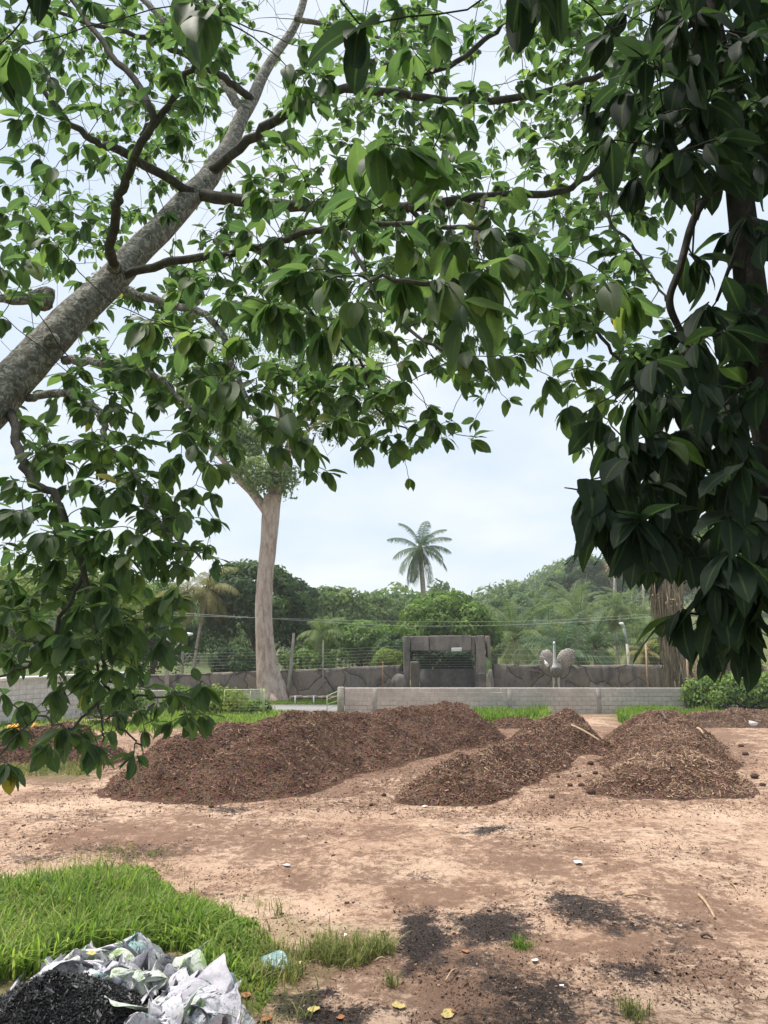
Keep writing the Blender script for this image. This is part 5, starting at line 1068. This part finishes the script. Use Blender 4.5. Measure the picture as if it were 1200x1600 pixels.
g_ = GS(1177, 1136, .0); v, q, t_ = tube([g_, g_ + [0.02, 0, .16], g_ + [.03, 0, .2]], [.13, .16, .16], 12); tag(MB().add(v, q, t_).build('white_bucket', M['whitemetal']), 'small white tub in front of the greyish dirt mound', 'tub')
for k, (pxx, pyy, s_, mt, lab) in enumerate(((490, 1583, .055, 'fleaf', 'pale yellow fallen leaf on the black grit at the bottom'), (623, 1581, .06, 'fleaf', 'yellow fallen leaf with a curled edge near the bottom centre'), (700, 1592, .07, 'fleaf', 'big yellow fallen leaf right of the curled one'), (706, 1587, .04, 'fleafb', 'small orange leaf touching the big yellow leaf'), (532, 1592, .04, 'fleafb', 'brown leaf on black grit at the bottom'), (468, 1508, .05, 'fleaf', 'yellow leaf in the thin grass by the torn film'), (416, 1596, .06, 'fleafb', 'red brown leaf at the foot of the grass'), (385, 1560, .06, 'fleafb', 'brown leaf beside the right end of the sack pile'), (727, 1494, .04, 'fleafb', 'reddish leaf between the two black patches'), (405, 1548, .05, 'fleafb', 'dry brown leaf under the grass edge'))):
    scrap(pxx, pyy, s_, mt, lab, 'fallen leaf', 20 + k, 'fallen_leaf', .02)
scrap(138, 1556, .05, 'fleaf', 'bright yellow leaf lying on the black heap', 'fallen leaf', 40, 'fallen_leaf', .36)
# yellow machine at the left edge
ym = thing('yellow_machine', G(30, 1175), 'yellow metal machine arm slanting up behind the small left mulch heap', 'machine')
v, q, t_ = tube([P(27, 1164, 23.4), P(56, 1131, 23.6)], .12, 4); MB().add(v, q, t_).build('arm', M['yellow'], ym)
v, q, t_ = tube([P(53, 1128, 23.8), P(47, 1134, 23.6), P(58, 1138, 23.5)], .07, 6); MB().add(v, q, t_).build('bracket', M['yellow'], ym)
c, s = px_box(10, 30, 1133, 1146, 23.9, .5); v, q, t_ = bbox(c, s, .04); MB().add(v, q, t_).build('body_panel', M['yellow'], ym)
a = P(13, 1149, 23.7); b = np.array([a[0], 23.7, 0]); v, q, t_ = tube([a, b], .08, 6); MB().add(v, q, t_).build('strut', M['yellow'], ym)
a = P(27, 1164, 23.4); b = np.array([a[0] - .1, 23.4, 0]); v, q, t_ = tube([a, b], .1, 6); MB().add(v, q, t_).build('strut', M['yellow'], ym)
#@@CANOPY
# ------------------------------------------------------------------ near tree and dark tree (leaf by leaf)
def leaf_proto(wd, fold, curl, seed, tip=1.0, ns=7):
    """unit leaf along +Y, normal +Z: 5 points across, NS stations"""
    r = np.random.default_rng(seed); t_ = np.linspace(0, 1, ns); w = wd * (np.sin(np.clip(t_, 0, 1) ** .82 * PI) ** .75) * (.80 + .32 * t_); w[0] = .012; w[-1] = .004
    V = []; A = []
    for k in range(ns):
        for u, a in ((-1, 0), (-.5, .45), (0, 1), (.5, .45), (1, 0)):
            x = u * w[k]; y = t_[k]; z = fold * abs(u) * w[k] - curl * t_[k] ** 2 + .02 * math.sin(t_[k] * 9 + u * 2 + seed) * abs(u)
            V.append([x + .03 * math.sin(t_[k] * 3 + seed), y, z]); A.append(a)
    Q = [[i * 5 + j, i * 5 + j + 1, (i + 1) * 5 + j + 1, (i + 1) * 5 + j] for i in range(ns - 1) for j in range(4)]
    return np.array(V), np.array(Q), np.array(A)
LP = [leaf_proto(.27, .28, .20, 1), leaf_proto(.285, .18, .30, 2), leaf_proto(.245, .35, .10, 3), leaf_proto(.30, .12, .24, 4)]
LPD = [leaf_proto(.225, .28, .24, 5), leaf_proto(.24, .18, .34, 6), leaf_proto(.21, .35, .16, 7), leaf_proto(.25, .12, .26, 8)]
LPS = [leaf_proto(.27, .28, .20, 1, ns=6), leaf_proto(.285, .18, .30, 2, ns=6), leaf_proto(.245, .35, .10, 3, ns=6), leaf_proto(.30, .12, .24, 4, ns=6)]

class Skel:
    def __init__(s): s.N = np.zeros((0, 3)); s.Rd = np.zeros(0); s.twigs = MB()
    def addpts(s, pts, rad): s.N = np.concatenate([s.N, pts]); s.Rd = np.concatenate([s.Rd, rad])
    def grow(s, cl, r, r_tip=.0022, sides=5, sag=.15):
        """cl (n,3) leaf-cluster positions: link each to the nearest skeleton point by a thin bent twig; returns the end directions"""
        dirs = np.zeros((len(cl), 3)); base = s.N.copy()
        from mathutils import kdtree
        kd = kdtree.KDTree(len(base))
        for i_, p_ in enumerate(base): kd.insert(p_, i_)
        kd.balance(); d0 = np.array([kd.find(c)[2] for c in cl])
        order = np.argsort(d0); M_ = np.zeros((len(base) + len(cl) * 6, 3)); M_[:len(base)] = s.N; RR = np.zeros(len(M_)); RR[:len(base)] = s.Rd; cnt = len(base)
        for i_ in order:
            c = cl[i_]; dd = np.linalg.norm(M_[:cnt] - c, axis=1); dd2 = dd + .10 * (RR[:cnt] > .04); a = int(np.argmin(dd2)); A = M_[a]; L = dd[a]
            if L < .02: dirs[i_] = [0, 0, -1]; continue
            mid = (A + c) / 2 + r.normal(0, .10, 3) * L + np.array([0, 0, sag * L * r.uniform(-.6, 1.2)])
            t_ = np.linspace(0, 1, 7)[:, None]; pts = A * (1 - t_) ** 2 + 2 * mid * t_ * (1 - t_) + c * t_ ** 2
            pts[1:-1] += r.normal(0, .012, (5, 3)) * min(L, 1)
            ra = min(RR[a] * .8, r_tip * 1.3 + .0042 * L); rad = np.linspace(max(ra, r_tip), r_tip, 7)
            v, q, t2 = tube(pts, rad, sides, cap=False); s.twigs.add(v, q)
            M_[cnt:cnt + 6] = pts[1:]; RR[cnt:cnt + 6] = rad[1:]; cnt += 6; dirs[i_] = norm(pts[-1] - pts[-2])
        s.N = M_[:cnt]; s.Rd = RR[:cnt]; return dirs
def rosettes(cl, dirs, sizes, r, droop, kmin=6, kmax=10, hang=None):
    """leaves of each cluster: position, direction, normal, size, cluster index"""
    PO, DI, NO, SZ = [], [], [], []
    for i_, (c, t_) in enumerate(zip(cl, dirs)):
        k = r.integers(kmin, kmax + 1); ref = np.array([0, 0, 1.0]) if abs(t_[2]) < .9 else np.array([1.0, 0, 0]); u = norm(np.cross(t_, ref)); v = np.cross(t_, u); a0 = r.uniform(0, 2 * PI); dr = droop[i_]
        for j in range(k):
            a = a0 + j * 2.39996 + r.normal(0, .25); rad = u * math.cos(a) + v * math.sin(a); e = r.uniform(.15, 1.0)
            d = norm(rad * math.cos(e) + t_ * math.sin(e) + np.array([0, 0, -1]) * dr * r.uniform(.5, 1.5)); p_ = c - t_ * (.05 * r.random()) * (sizes[i_] / .15) + d * .012
            hz_ = abs(d[2]); n = norm(rad * hz_ + np.array([0, 0, 1.0]) * (1 - hz_) + t_ * .3 + r.normal(0, .22, 3)); n = norm(n - d * (n @ d))
            PO.append(p_); DI.append(d); NO.append(n); SZ.append(sizes[i_] * r.uniform(.55, 1.2) * (1 - .35 * (j / k) * (r.random() < .5)))
    return np.array(PO), np.array(DI), np.array(NO), np.array(SZ)
def place_leaves(root, PO, DI, NO, SZ, TI, protos, protos_far, mat, single, r, name='leaf', stuff='leaves', far_d=5.0):
    px, py, f = proj(PO + DI * SZ[:, None] * .5); inside = (px > -20) & (px < 1220) & (py > -20) & (py < 1620) & (f > .3); app = np.where(inside, SZ / np.maximum(f, .3), 0); order = np.argsort(-app); one = np.zeros(len(PO), bool); one[order[:single]] = True
    d, n, s_ = frame_from(DI, NO)
    lib = []
    for V, Q, A in protos:
        for tt in np.linspace(.05, .95, 5): lib.append(MB().add(V, Q, tint=tt, aux=A).mesh('leaf', mat))
    which = r.integers(0, len(protos), len(PO))
    base = root.location
    for i_ in np.where(one)[0]:
        o = bpy.data.objects.new(name, lib[which[i_] * 5 + int(np.clip(round((TI[i_] - .05) / .225), 0, 4))]); COL.objects.link(o); o.parent = root
        mt = Matrix(np.stack([s_[i_], d[i_], n[i_]], 1).tolist()) * 1.0; mt = (mt @ Matrix.Scale(SZ[i_], 3)).to_4x4(); mt.translation = Vector(PO[i_]) - base; o.matrix_basis = mt
    m = MB(); rest = ~one
    for w in range(len(protos)):
        for near in (True, False):
            sel = np.where(rest & (which == w) & ((f < far_d) == near))[0]
            if not len(sel): continue
            V, Q, A = (protos if near else protos_far)[w]; sz = SZ[sel][:, None, None]
            X = PO[sel][:, None, :] + sz * (V[None, :, 0:1] * s_[sel][:, None, :] + V[None, :, 1:2] * d[sel][:, None, :] + V[None, :, 2:3] * n[sel][:, None, :])
            k = len(sel); QQ = (np.arange(k)[:, None, None] * len(V) + Q[None]).reshape(-1, 4); m.add(X, QQ, tint=np.repeat(TI[sel], len(V)), aux=np.tile(A, k))
    if m.n: tag(m.build(stuff, mat, root), kind='stuff')
MASK = """
567667877776774478876 r0
776567878765774357766 r1
775467888877875367876 r2
554468888777886567765 r3
333567877567886467764 r4
555677776567888545676 r5
777777667788888646776 r6
777766678888888777774 r7
566568888777888788784 r8
566678889877888788774 r9
667888888886668766775 r10
468998767776568755773 r11
468864788887621224530 r12
676567855687764000500 r13
476777543433200000000 r14
578887210000000000000 r15
688888510000000000000 r16
678888500000000000000 r17
888885000000000000000 r18
888875200000000000000 r19
788665000000000000000 r20
667545500000000000000 r21
655345300000000000000 r22
443232000000000000000 r23
210010000000000000000 r24
"""
def sample_clusters(rows, depth_fn, size, area_k, r, kleaf=8, col0=0, gain=1.0):
    out = []
    for ri, row in rows:
        for ci, ch in enumerate(row):
            if ch == '0': continue
            cov = int(ch) / 9.0 * .93; lai = -math.log(1 - cov) * gain; need = lai * 2500.0; tries = 0
            while need > 0 and tries < 30:
                tries += 1; px = (col0 + ci + r.random()) * 50; py = (ri + r.random()) * 50; d = depth_fn(px, py); s_ = size(d)
                a = kleaf * area_k * s_ * s_ * (F / d) ** 2
                if need < a and r.random() > need / a: break
                need -= a; out.append((P(px, py, d), s_))
    return out
def near_tree():
    r = np.random.default_rng(42)
    tr_px = [(-60, 668, 4.35), (0, 612, 4.6), (90, 522, 4.95), (190, 420, 5.4), (305, 300, 5.9), (352, 240, 6.3), (388, 168, 6.6), (428, 95, 7.0), (472, 10, 7.3), (520, -220, 7.9)]
    pts = [np.array([-4.55, 3.7, -.3]), np.array([-4.5, 3.75, .9]), np.array([-4.15, 3.9, 2.4]), P(-210, 830, 4.1)] + [P(*q_) for q_ in tr_px]
    base = np.array([-4.55, 3.7, 0.0]); root = thing('leaning_tree', base, 'mottled grey tree leaning in from the left, broad leaves filling the top', 'tree')
    sk = Skel(); pth = smooth_path(pts, 6); pth[22:] += .05 * (np.stack([fbm(np.arange(len(pth) - 22) * .16 + q_ * 7, np.zeros(len(pth) - 22) + .5, 5 + q_, 3) for q_ in range(3)], -1) - .5) * 2; rad = np.interp(np.linspace(0, len(pts) - 1, len(pth)), range(len(pts)), [.30, .23, .185, .16, .142, .130, .118, .108, .094, .078, .062, .05, .042, .03])
    v, q, t_ = tube(pth, rad, 20, .10, seed=2); MB().add(v, q, t_).build('trunk', M['bark'], root); sk.addpts(pth[20:], rad[20:])
    # knot scars on the trunk
    BR = [
     ([(305, 305, 5.9), (420, 318, 5.6), (520, 324, 5.3), (640, 324, 5.0), (760, 307, 4.8), (870, 300, 4.7), (930, 268, 4.8), (1000, 200, 5.0)], .055, .012, 'twig'),
     ([(330, 268, 6.0), (400, 210, 5.8), (470, 165, 5.6), (540, 140, 5.5), (700, 155, 5.3), (800, 155, 5.2), (900, 130, 5.1), (980, 100, 5.1), (1060, 60, 5.1)], .045, .016, 'twig'),
     ([(540, 140, 5.5), (620, 100, 5.4), (680, 112, 5.3), (745, 72, 5.2), (800, 20, 5.1), (840, -40, 5.0)], .03, .014, 'twig'),
     ([(182, 425, 5.3), (172, 385, 4.9), (183, 320, 4.5), (202, 268, 4.2), (238, 175, 4.0), (172, 82, 4.2), (110, 0, 4.4), (80, -60, 4.5)], .038, .012, 'twig'),
     ([(222, 215, 4.1), (262, 165, 4.0), (300, 112, 3.9), (338, 68, 3.8), (346, 10, 3.7)], .024, .009, 'twig'),
     ([(190, 432, 5.4), (270, 408, 5.0), (360, 395, 4.8), (430, 376, 4.6), (560, 350, 4.2), (700, 352, 3.8), (800, 372, 3.5)], .034, .010, 'twig'),
     ([(195, 455, 5.2), (270, 475, 5.0), (330, 500, 4.8), (370, 580, 4.6), (392, 640, 4.4), (440, 700, 4.2)], .034, .009, 'bark'),
     ([(100, 563, 4.9), (160, 567, 4.7), (220, 572, 4.5), (270, 610, 4.4), (300, 640, 4.3)], .032, .010, 'bark'),
     ([(42, 622, 4.7), (110, 615, 4.5), (150, 640, 4.3), (165, 690, 4.2), (205, 730, 4.0), (240, 800, 3.9), (290, 860, 3.8)], .028, .007, 'bark'),
     ([(18, 645, 4.55), (28, 700, 4.3), (45, 745, 4.2), (85, 775, 4.1), (108, 830, 4.05), (130, 900, 4.0), (146, 960, 3.95), (155, 1012, 3.9)], .030, .010, 'twig'),
     ([(155, 1012, 3.9), (170, 1060, 3.85), (200, 1083, 3.8), (236, 1092, 3.75), (275, 1082, 3.75)], .009, .004, 'twig'),
     ([(155, 1012, 3.9), (150, 1070, 3.9), (158, 1120, 3.85), (160, 1160, 3.8)], .008, .004, 'twig'),
     ([(160, 1040, 3.9), (175, 1090, 3.85), (190, 1140, 3.8), (222, 1165, 3.75)], .008, .004, 'twig'),
     ([(165, 1070, 3.9), (140, 1110, 3.8), (105, 1140, 3.7), (60, 1120, 3.7), (0, 1180, 3.6)], .008, .004, 'twig'),
     ([(130, 900, 4.0), (80, 1000, 4.0), (30, 1048, 4.0), (-30, 1060, 4.0)], .012, .005, 'twig'),
     ([(72, 480, 5.0), (70, 455, 5.0), (20, 470, 5.1), (-60, 450, 5.2)], .05, .022, 'bark'),
     ([(35, 100, 5.0), (100, 182, 5.0), (150, 222, 5.1), (190, 236, 5.3), (300, 300, 5.8)], .016, .04, 'twig'),
     ([(392, 155, 6.6), (350, 122, 6.4), (300, 92, 6.2), (230, 60, 6.1), (130, 35, 6.0), (30, -10, 5.9)], .04, .012, 'twig'),
     ([(385, 175, 6.55), (330, 110, 6.9), (280, 55, 7.1), (215, -10, 7.3)], .05, .03, 'bark'),
     ([(640, 324, 5.0), (700, 380, 4.8), (760, 418, 4.5), (830, 430, 4.2), (885, 455, 4.1), (950, 540, 4.0), (990, 600, 4.0)], .02, .008, 'twig'),
     ([(520, 324, 5.3), (560, 400, 4.8), (600, 480, 4.4), (680, 540, 4.0), (760, 580, 3.8)], .018, .006, 'twig'),
     ([(400, 390, 4.7), (450, 440, 4.7), (490, 490, 4.7), (560, 560, 4.8), (590, 640, 4.8), (650, 680, 4.8)], .016, .005, 'twig'),
     ([(640, 324, 5.0), (655, 318, 4.2), (650, 290, 3.3), (640, 225, 2.7)], .02, .007, 'twig'),
     ([(760, 307, 4.8), (745, 370, 3.8), (735, 420, 3.0), (720, 445, 2.6), (650, 440, 2.5), (560, 430, 2.6)], .02, .006, 'twig'),
     ([(338, 68, 3.8), (330, 30, 3.0), (320, -10, 2.3)], .010, .005, 'twig'),
     ([(930, 268, 4.8), (950, 340, 4.5), (1000, 400, 4.2), (1040, 470, 4.0)], .014, .006, 'twig'),
     ([(478, -30, 7.3), (560, -40, 7.0), (700, -90, 6.6), (850, -120, 6.2), (1000, -140, 6.0)], .05, .02, 'bark'),
     ([(460, 30, 7.1), (520, 40, 7.2), (590, 60, 7.4), (700, 90, 7.6)], .03, .012, 'bark'),
     ([(-210, 830, 4.1), (-120, 900, 4.2), (-40, 960, 4.2), (40, 1000, 4.3)], .03, .012, 'bark'),
    ]
    for pl, r0, r1, mt in BR:
        pp_ = smooth_path([P(*q_) for q_ in pl], 6); pp_[1:-1] += r.normal(0, .008, (len(pp_) - 2, 3)); rd = np.linspace(r0, r1, len(pp_)); v, q, t_ = tube(pp_, rd, 9, .08, seed=len(pl)); MB().add(v, q, t_).build('branch', M[mt], root); sk.addpts(pp_, rd)
    for (px_, py_, d_) in ((80, 532, 4.78), (178, 415, 5.2)):
        c = P(px_, py_, d_); v, q, t_ = tube([c, c + np.array([.02, -.06, -.02])], [.06, .035], 9, .2); MB().add(v, q, t_).build('knot', M['bark'], root)
    rows = [(k, ln.split()[0]) for k, ln in enumerate(MASK.strip().split('\n'))]
    def depth(px, py):
        if px < 360 and py > 720: return r.uniform(3.4, 4.9)
        if px < 360 and py < 340: return r.uniform(3.4, 4.8) if r.random() < .25 else r.uniform(5.2, 8.6)
        if py > 560 and px < 720: return r.uniform(3.8, 5.6)
        if px > 820 and py < 380: return r.uniform(4.2, 7.5)
        if px > 820: return r.uniform(3.4, 5.6)
        if py > 330: return r.uniform(2.7, 3.8) if r.random() < .22 else r.uniform(4.2, 6.8)
        return r.uniform(2.9, 4.0) if r.random() < .13 else r.uniform(4.6, 8.4)
    cl = sample_clusters(rows, depth, lambda d: .108 if d > 4.6 else .125, .17, r, gain=2.1)
    near = [(320, 18, 2.1), (300, 5, 2.2), (12, 85, 2.3), (590, 228, 2.3), (640, 232, 2.3), (690, 262, 2.4), (560, 305, 2.5), (620, 345, 2.6), (705, 365, 2.5), (770, 352, 2.6), (520, 432, 2.5), (560, 470, 2.4), (625, 440, 2.6), (690, 440, 2.4), (730, 485, 2.3), (765, 465, 2.5), (870, 400, 3.0), (955, 440, 2.9), (985, 470, 3.0), (820, 380, 2.8), (640, 70, 3.0), (690, 60, 3.0), (470, 420, 2.8), (430, 480, 3.0), (300, 520, 3.0), (360, 600, 3.1), (310, 590, 3.2), (450, 660, 3.2), (480, 690, 3.2), (800, 400, 2.7), (750, 420, 2.5), (540, 500, 2.6)]
    cl += [(P(*c), .165) for c in near]
    # crown beyond the frame: above, to the left and behind, so the tree stays whole from other places
    for _ in range(520):
        px = r.uniform(-500, 1150); py = r.uniform(-420, -20); cl.append((P(px, py, r.uniform(4.0, 8.0)), .145))
    for _ in range(260): cl.append((P(r.uniform(-420, -25), r.uniform(-100, 1050), r.uniform(3.6, 6.5)), .145))
    for _ in range(420): cl.append((np.array([r.uniform(-4.5, 3), r.uniform(-2, 4), r.uniform(6.6, 9)]), .15))
    tp = [q_ for q_ in tr_px if -40 < q_[1] < 640]; keepc = []
    for c, s_ in cl:
        a_, b_, f_ = proj(c); drop = False
        for q0_, q1_ in zip(tr_px[:-1], tr_px[1:]):
            A_ = np.array(q0_[:2]); B_ = np.array(q1_[:2]); t_ = np.clip(((np.array([a_, b_ + 14]) - A_) @ (B_ - A_)) / ((B_ - A_) @ (B_ - A_)), 0, 1); dd = np.linalg.norm(np.array([a_, b_ + 14]) - A_ - (B_ - A_) * t_); dz = q0_[2] + (q1_[2] - q0_[2]) * t_
            if dd < 26 + 150 / f_ and c[1] < dz + .2 and r.random() < (.93 if b_ > 230 else .72): drop = True
        if not drop: keepc.append((c, s_))
    cl = keepc
    C = np.array([c for c, _ in cl]); S = np.array([s_ for _, s_ in cl]); dirs = sk.grow(C, r)
    gx_, gy_, gf = proj(C); hang = np.where(gf < 3.6, .95, .45) + r.uniform(-.1, .35, len(C)); dirs = norm(dirs + r.normal(0, .25, dirs.shape) + np.array([0, 0, .1]))
    PO, DI, NO, SZ = rosettes(C, dirs, S, r, hang, 6, 10); k = len(PO)
    TI = np.clip(r.normal(.45, .22, k), 0, .96); TI = np.where(r.random(k) < .003, r.uniform(.97, 1, k), TI)
    ex = []
    for _ in range(420):
        px = r.uniform(0, 1000); py = r.uniform(0, 330) if r.random() < .7 else r.uniform(330, 720) 
        if py > 560 and px > 640: continue
        ex.append(P(px, py, r.uniform(4.2, 7.5)))
    sk.grow(np.array(ex), r, .0016, 4, .3)
    print('near tree leaves', k, 'clusters', len(C))
    place_leaves(root, PO, DI, NO, SZ, TI, LP, LPS, M['leaf'], 300, r)
    tag(sk.twigs.build('twigs', M['twig'], root), kind='stuff')
near_tree()
DMASK = """
259999 r0
369999 r1
378999 r2
578999 r3
678999 r4
456789 r5
111348 r6
000137 r7
000138 r8
001599 r9
038999 r10
039999 r11
479999 r12
589999 r13
699999 r14
899999 r15
689999 r16
014999 r17
000599 r18
000698 r19
000132 r20
000000 r21
"""
def dark_tree():
    r = np.random.default_rng(77)
    pts = [np.array([2.35, 2.1, -.3]), np.array([2.3, 2.15, 1.2]), P(1330, 1000, 2.6), P(1225, 760, 2.75), P(1185, 560, 2.8), P(1165, 380, 2.9), P(1140, 180, 3.0), P(1105, 0, 3.1), P(1060, -250, 3.3)]
    root = thing('shady_tree', (2.35, 2.1, 0), 'dark shaded tree hanging its long leaves down the right side of the view', 'tree'); sk = Skel()
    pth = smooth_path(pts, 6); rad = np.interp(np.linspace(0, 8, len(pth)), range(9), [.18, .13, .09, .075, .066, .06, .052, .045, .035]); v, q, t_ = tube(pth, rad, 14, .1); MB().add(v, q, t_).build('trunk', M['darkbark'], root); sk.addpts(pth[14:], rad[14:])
    for pl, r0, r1 in (([(1180, 520, 2.8), (1120, 640, 2.7), (1040, 720, 2.6), (960, 762, 2.5), (925, 775, 2.45)], .03, .006), ([(1150, 250, 2.95), (1090, 330, 2.9), (1062, 420, 2.85), (1046, 470, 2.85), (1062, 515, 2.85), (1092, 565, 2.8), (1130, 640, 2.8)], .018, .012), ([(1130, 120, 3.0), (1075, 180, 2.9), (1030, 220, 2.8)], .02, .007), ([(1215, 740, 2.7), (1150, 820, 2.5), (1110, 900, 2.4), (1090, 960, 2.35)], .025, .006), ([(1190, 600, 2.8), (1100, 660, 2.6), (1030, 690, 2.5), (985, 700, 2.5)], .02, .006), ([(1110, 20, 3.1), (1050, 60, 3.0), (1010, 130, 3.0)], .02, .007), ([(1100, -20, 3.1), (1085, 100, 2.9), (1088, 260, 2.8), (1082, 400, 2.8)], .007, .004), ([(1180, 300, 2.9), (1150, 390, 2.8), (1120, 470, 2.8)], .012, .006), ([(925, 775, 2.45), (905, 766, 2.44), (882, 762, 2.43)], .004, .002), ([(915, 770, 2.45), (908, 758, 2.44), (905, 752, 2.43)], .003, .0015)):
        pp_ = smooth_path([P(*q_) for q_ in pl], 6); rd = np.linspace(r0, r1, len(pp_)); v, q, t_ = tube(pp_, rd, 8, .1); MB().add(v, q, t_).build('branch', M['darkbark'], root); sk.addpts(pp_, rd)
    rows = [(k, ln.split()[0]) for k, ln in enumerate(DMASK.strip().split('\n'))]
    cl = sample_clusters(rows, lambda px, py: r.uniform(2.1, 3.3), lambda d: .165, .135, r, kleaf=7, col0=18, gain=2.0)
    for c in ((925, 790, 2.3), (945, 800, 2.35), (980, 830, 2.3), (1010, 815, 2.25), (1050, 820, 2.3), (940, 745, 2.4), (955, 665, 2.5), (985, 690, 2.4), (1110, 900, 2.3), (1130, 940, 2.3), (1165, 950, 2.3), (1185, 920, 2.2), (1130, 920, 2.2), (1040, 240, 2.7), (1020, 195, 2.7), (1010, 60, 2.8)): cl.append((P(*c), .185))
    for _ in range(150): cl.append((P(r.uniform(1215, 1700), r.uniform(-300, 980), r.uniform(2.2, 3.8)), .205))
    for _ in range(150): cl.append((P(r.uniform(980, 1600), r.uniform(-600, -20), r.uniform(2.4, 4.2)), .205))
    # unseen crown over the photographer, added to block sky light and shade the foreground
    for _ in range(900): cl.append((np.array([r.uniform(-2.5, 5.5), r.uniform(-4.5, 2.4), 5.0 + r.uniform(0, 2.6)]), .23))
    for _ in range(500): 
        p_ = np.array([r.uniform(1.6, 5.5), r.uniform(-3.5, 2.0), r.uniform(2.2, 5.2)]); cl.append((p_, .22))
    cl = [(c, s_) for c, s_ in cl if not (c[1] < 2.0 and abs(c[0]) < 3.6 and 1.4 < c[2] < 5.0)]
    C = np.array([c for c, _ in cl]); S = np.array([s_ for _, s_ in cl]); dirs = sk.grow(C, r, .0028); dirs = norm(dirs + r.normal(0, .25, dirs.shape) + np.array([0, 0, -.15]))
    PO, DI, NO, SZ = rosettes(C, dirs, S, r, .85 + r.uniform(-.2, .5, len(C)), 5, 9); k = len(PO); TI = np.clip(r.normal(.42, .2, k), 0, .95); TI = np.where(r.random(k) < .008, 1.0, TI)
    print('dark tree leaves', k)
    place_leaves(root, PO, DI, NO, SZ, TI, LPD, LPD, M['leaf_shaded'], 300, r)
    tag(sk.twigs.build('twigs', M['darkbark'], root), kind='stuff')
dark_tree()
#@@HAZE
# ------------------------------------------------------------------ haze
t = NT('haze_air'); pv = t.n('ShaderNodeVolumePrincipled'); pv.inputs['Color'].default_value = (0.93, 0.96, 1.0, 1); pv.inputs['Density'].default_value = 0.0006; pv.inputs['Anisotropy'].default_value = 0.0
t.l(pv.outputs[0], t.out.inputs['Volume'])
v, q = box((0, 310, 22), (1300, 1060, 66)); tag(MB().add(v, q).build('haze', t.m, smooth=False), kind='stuff')
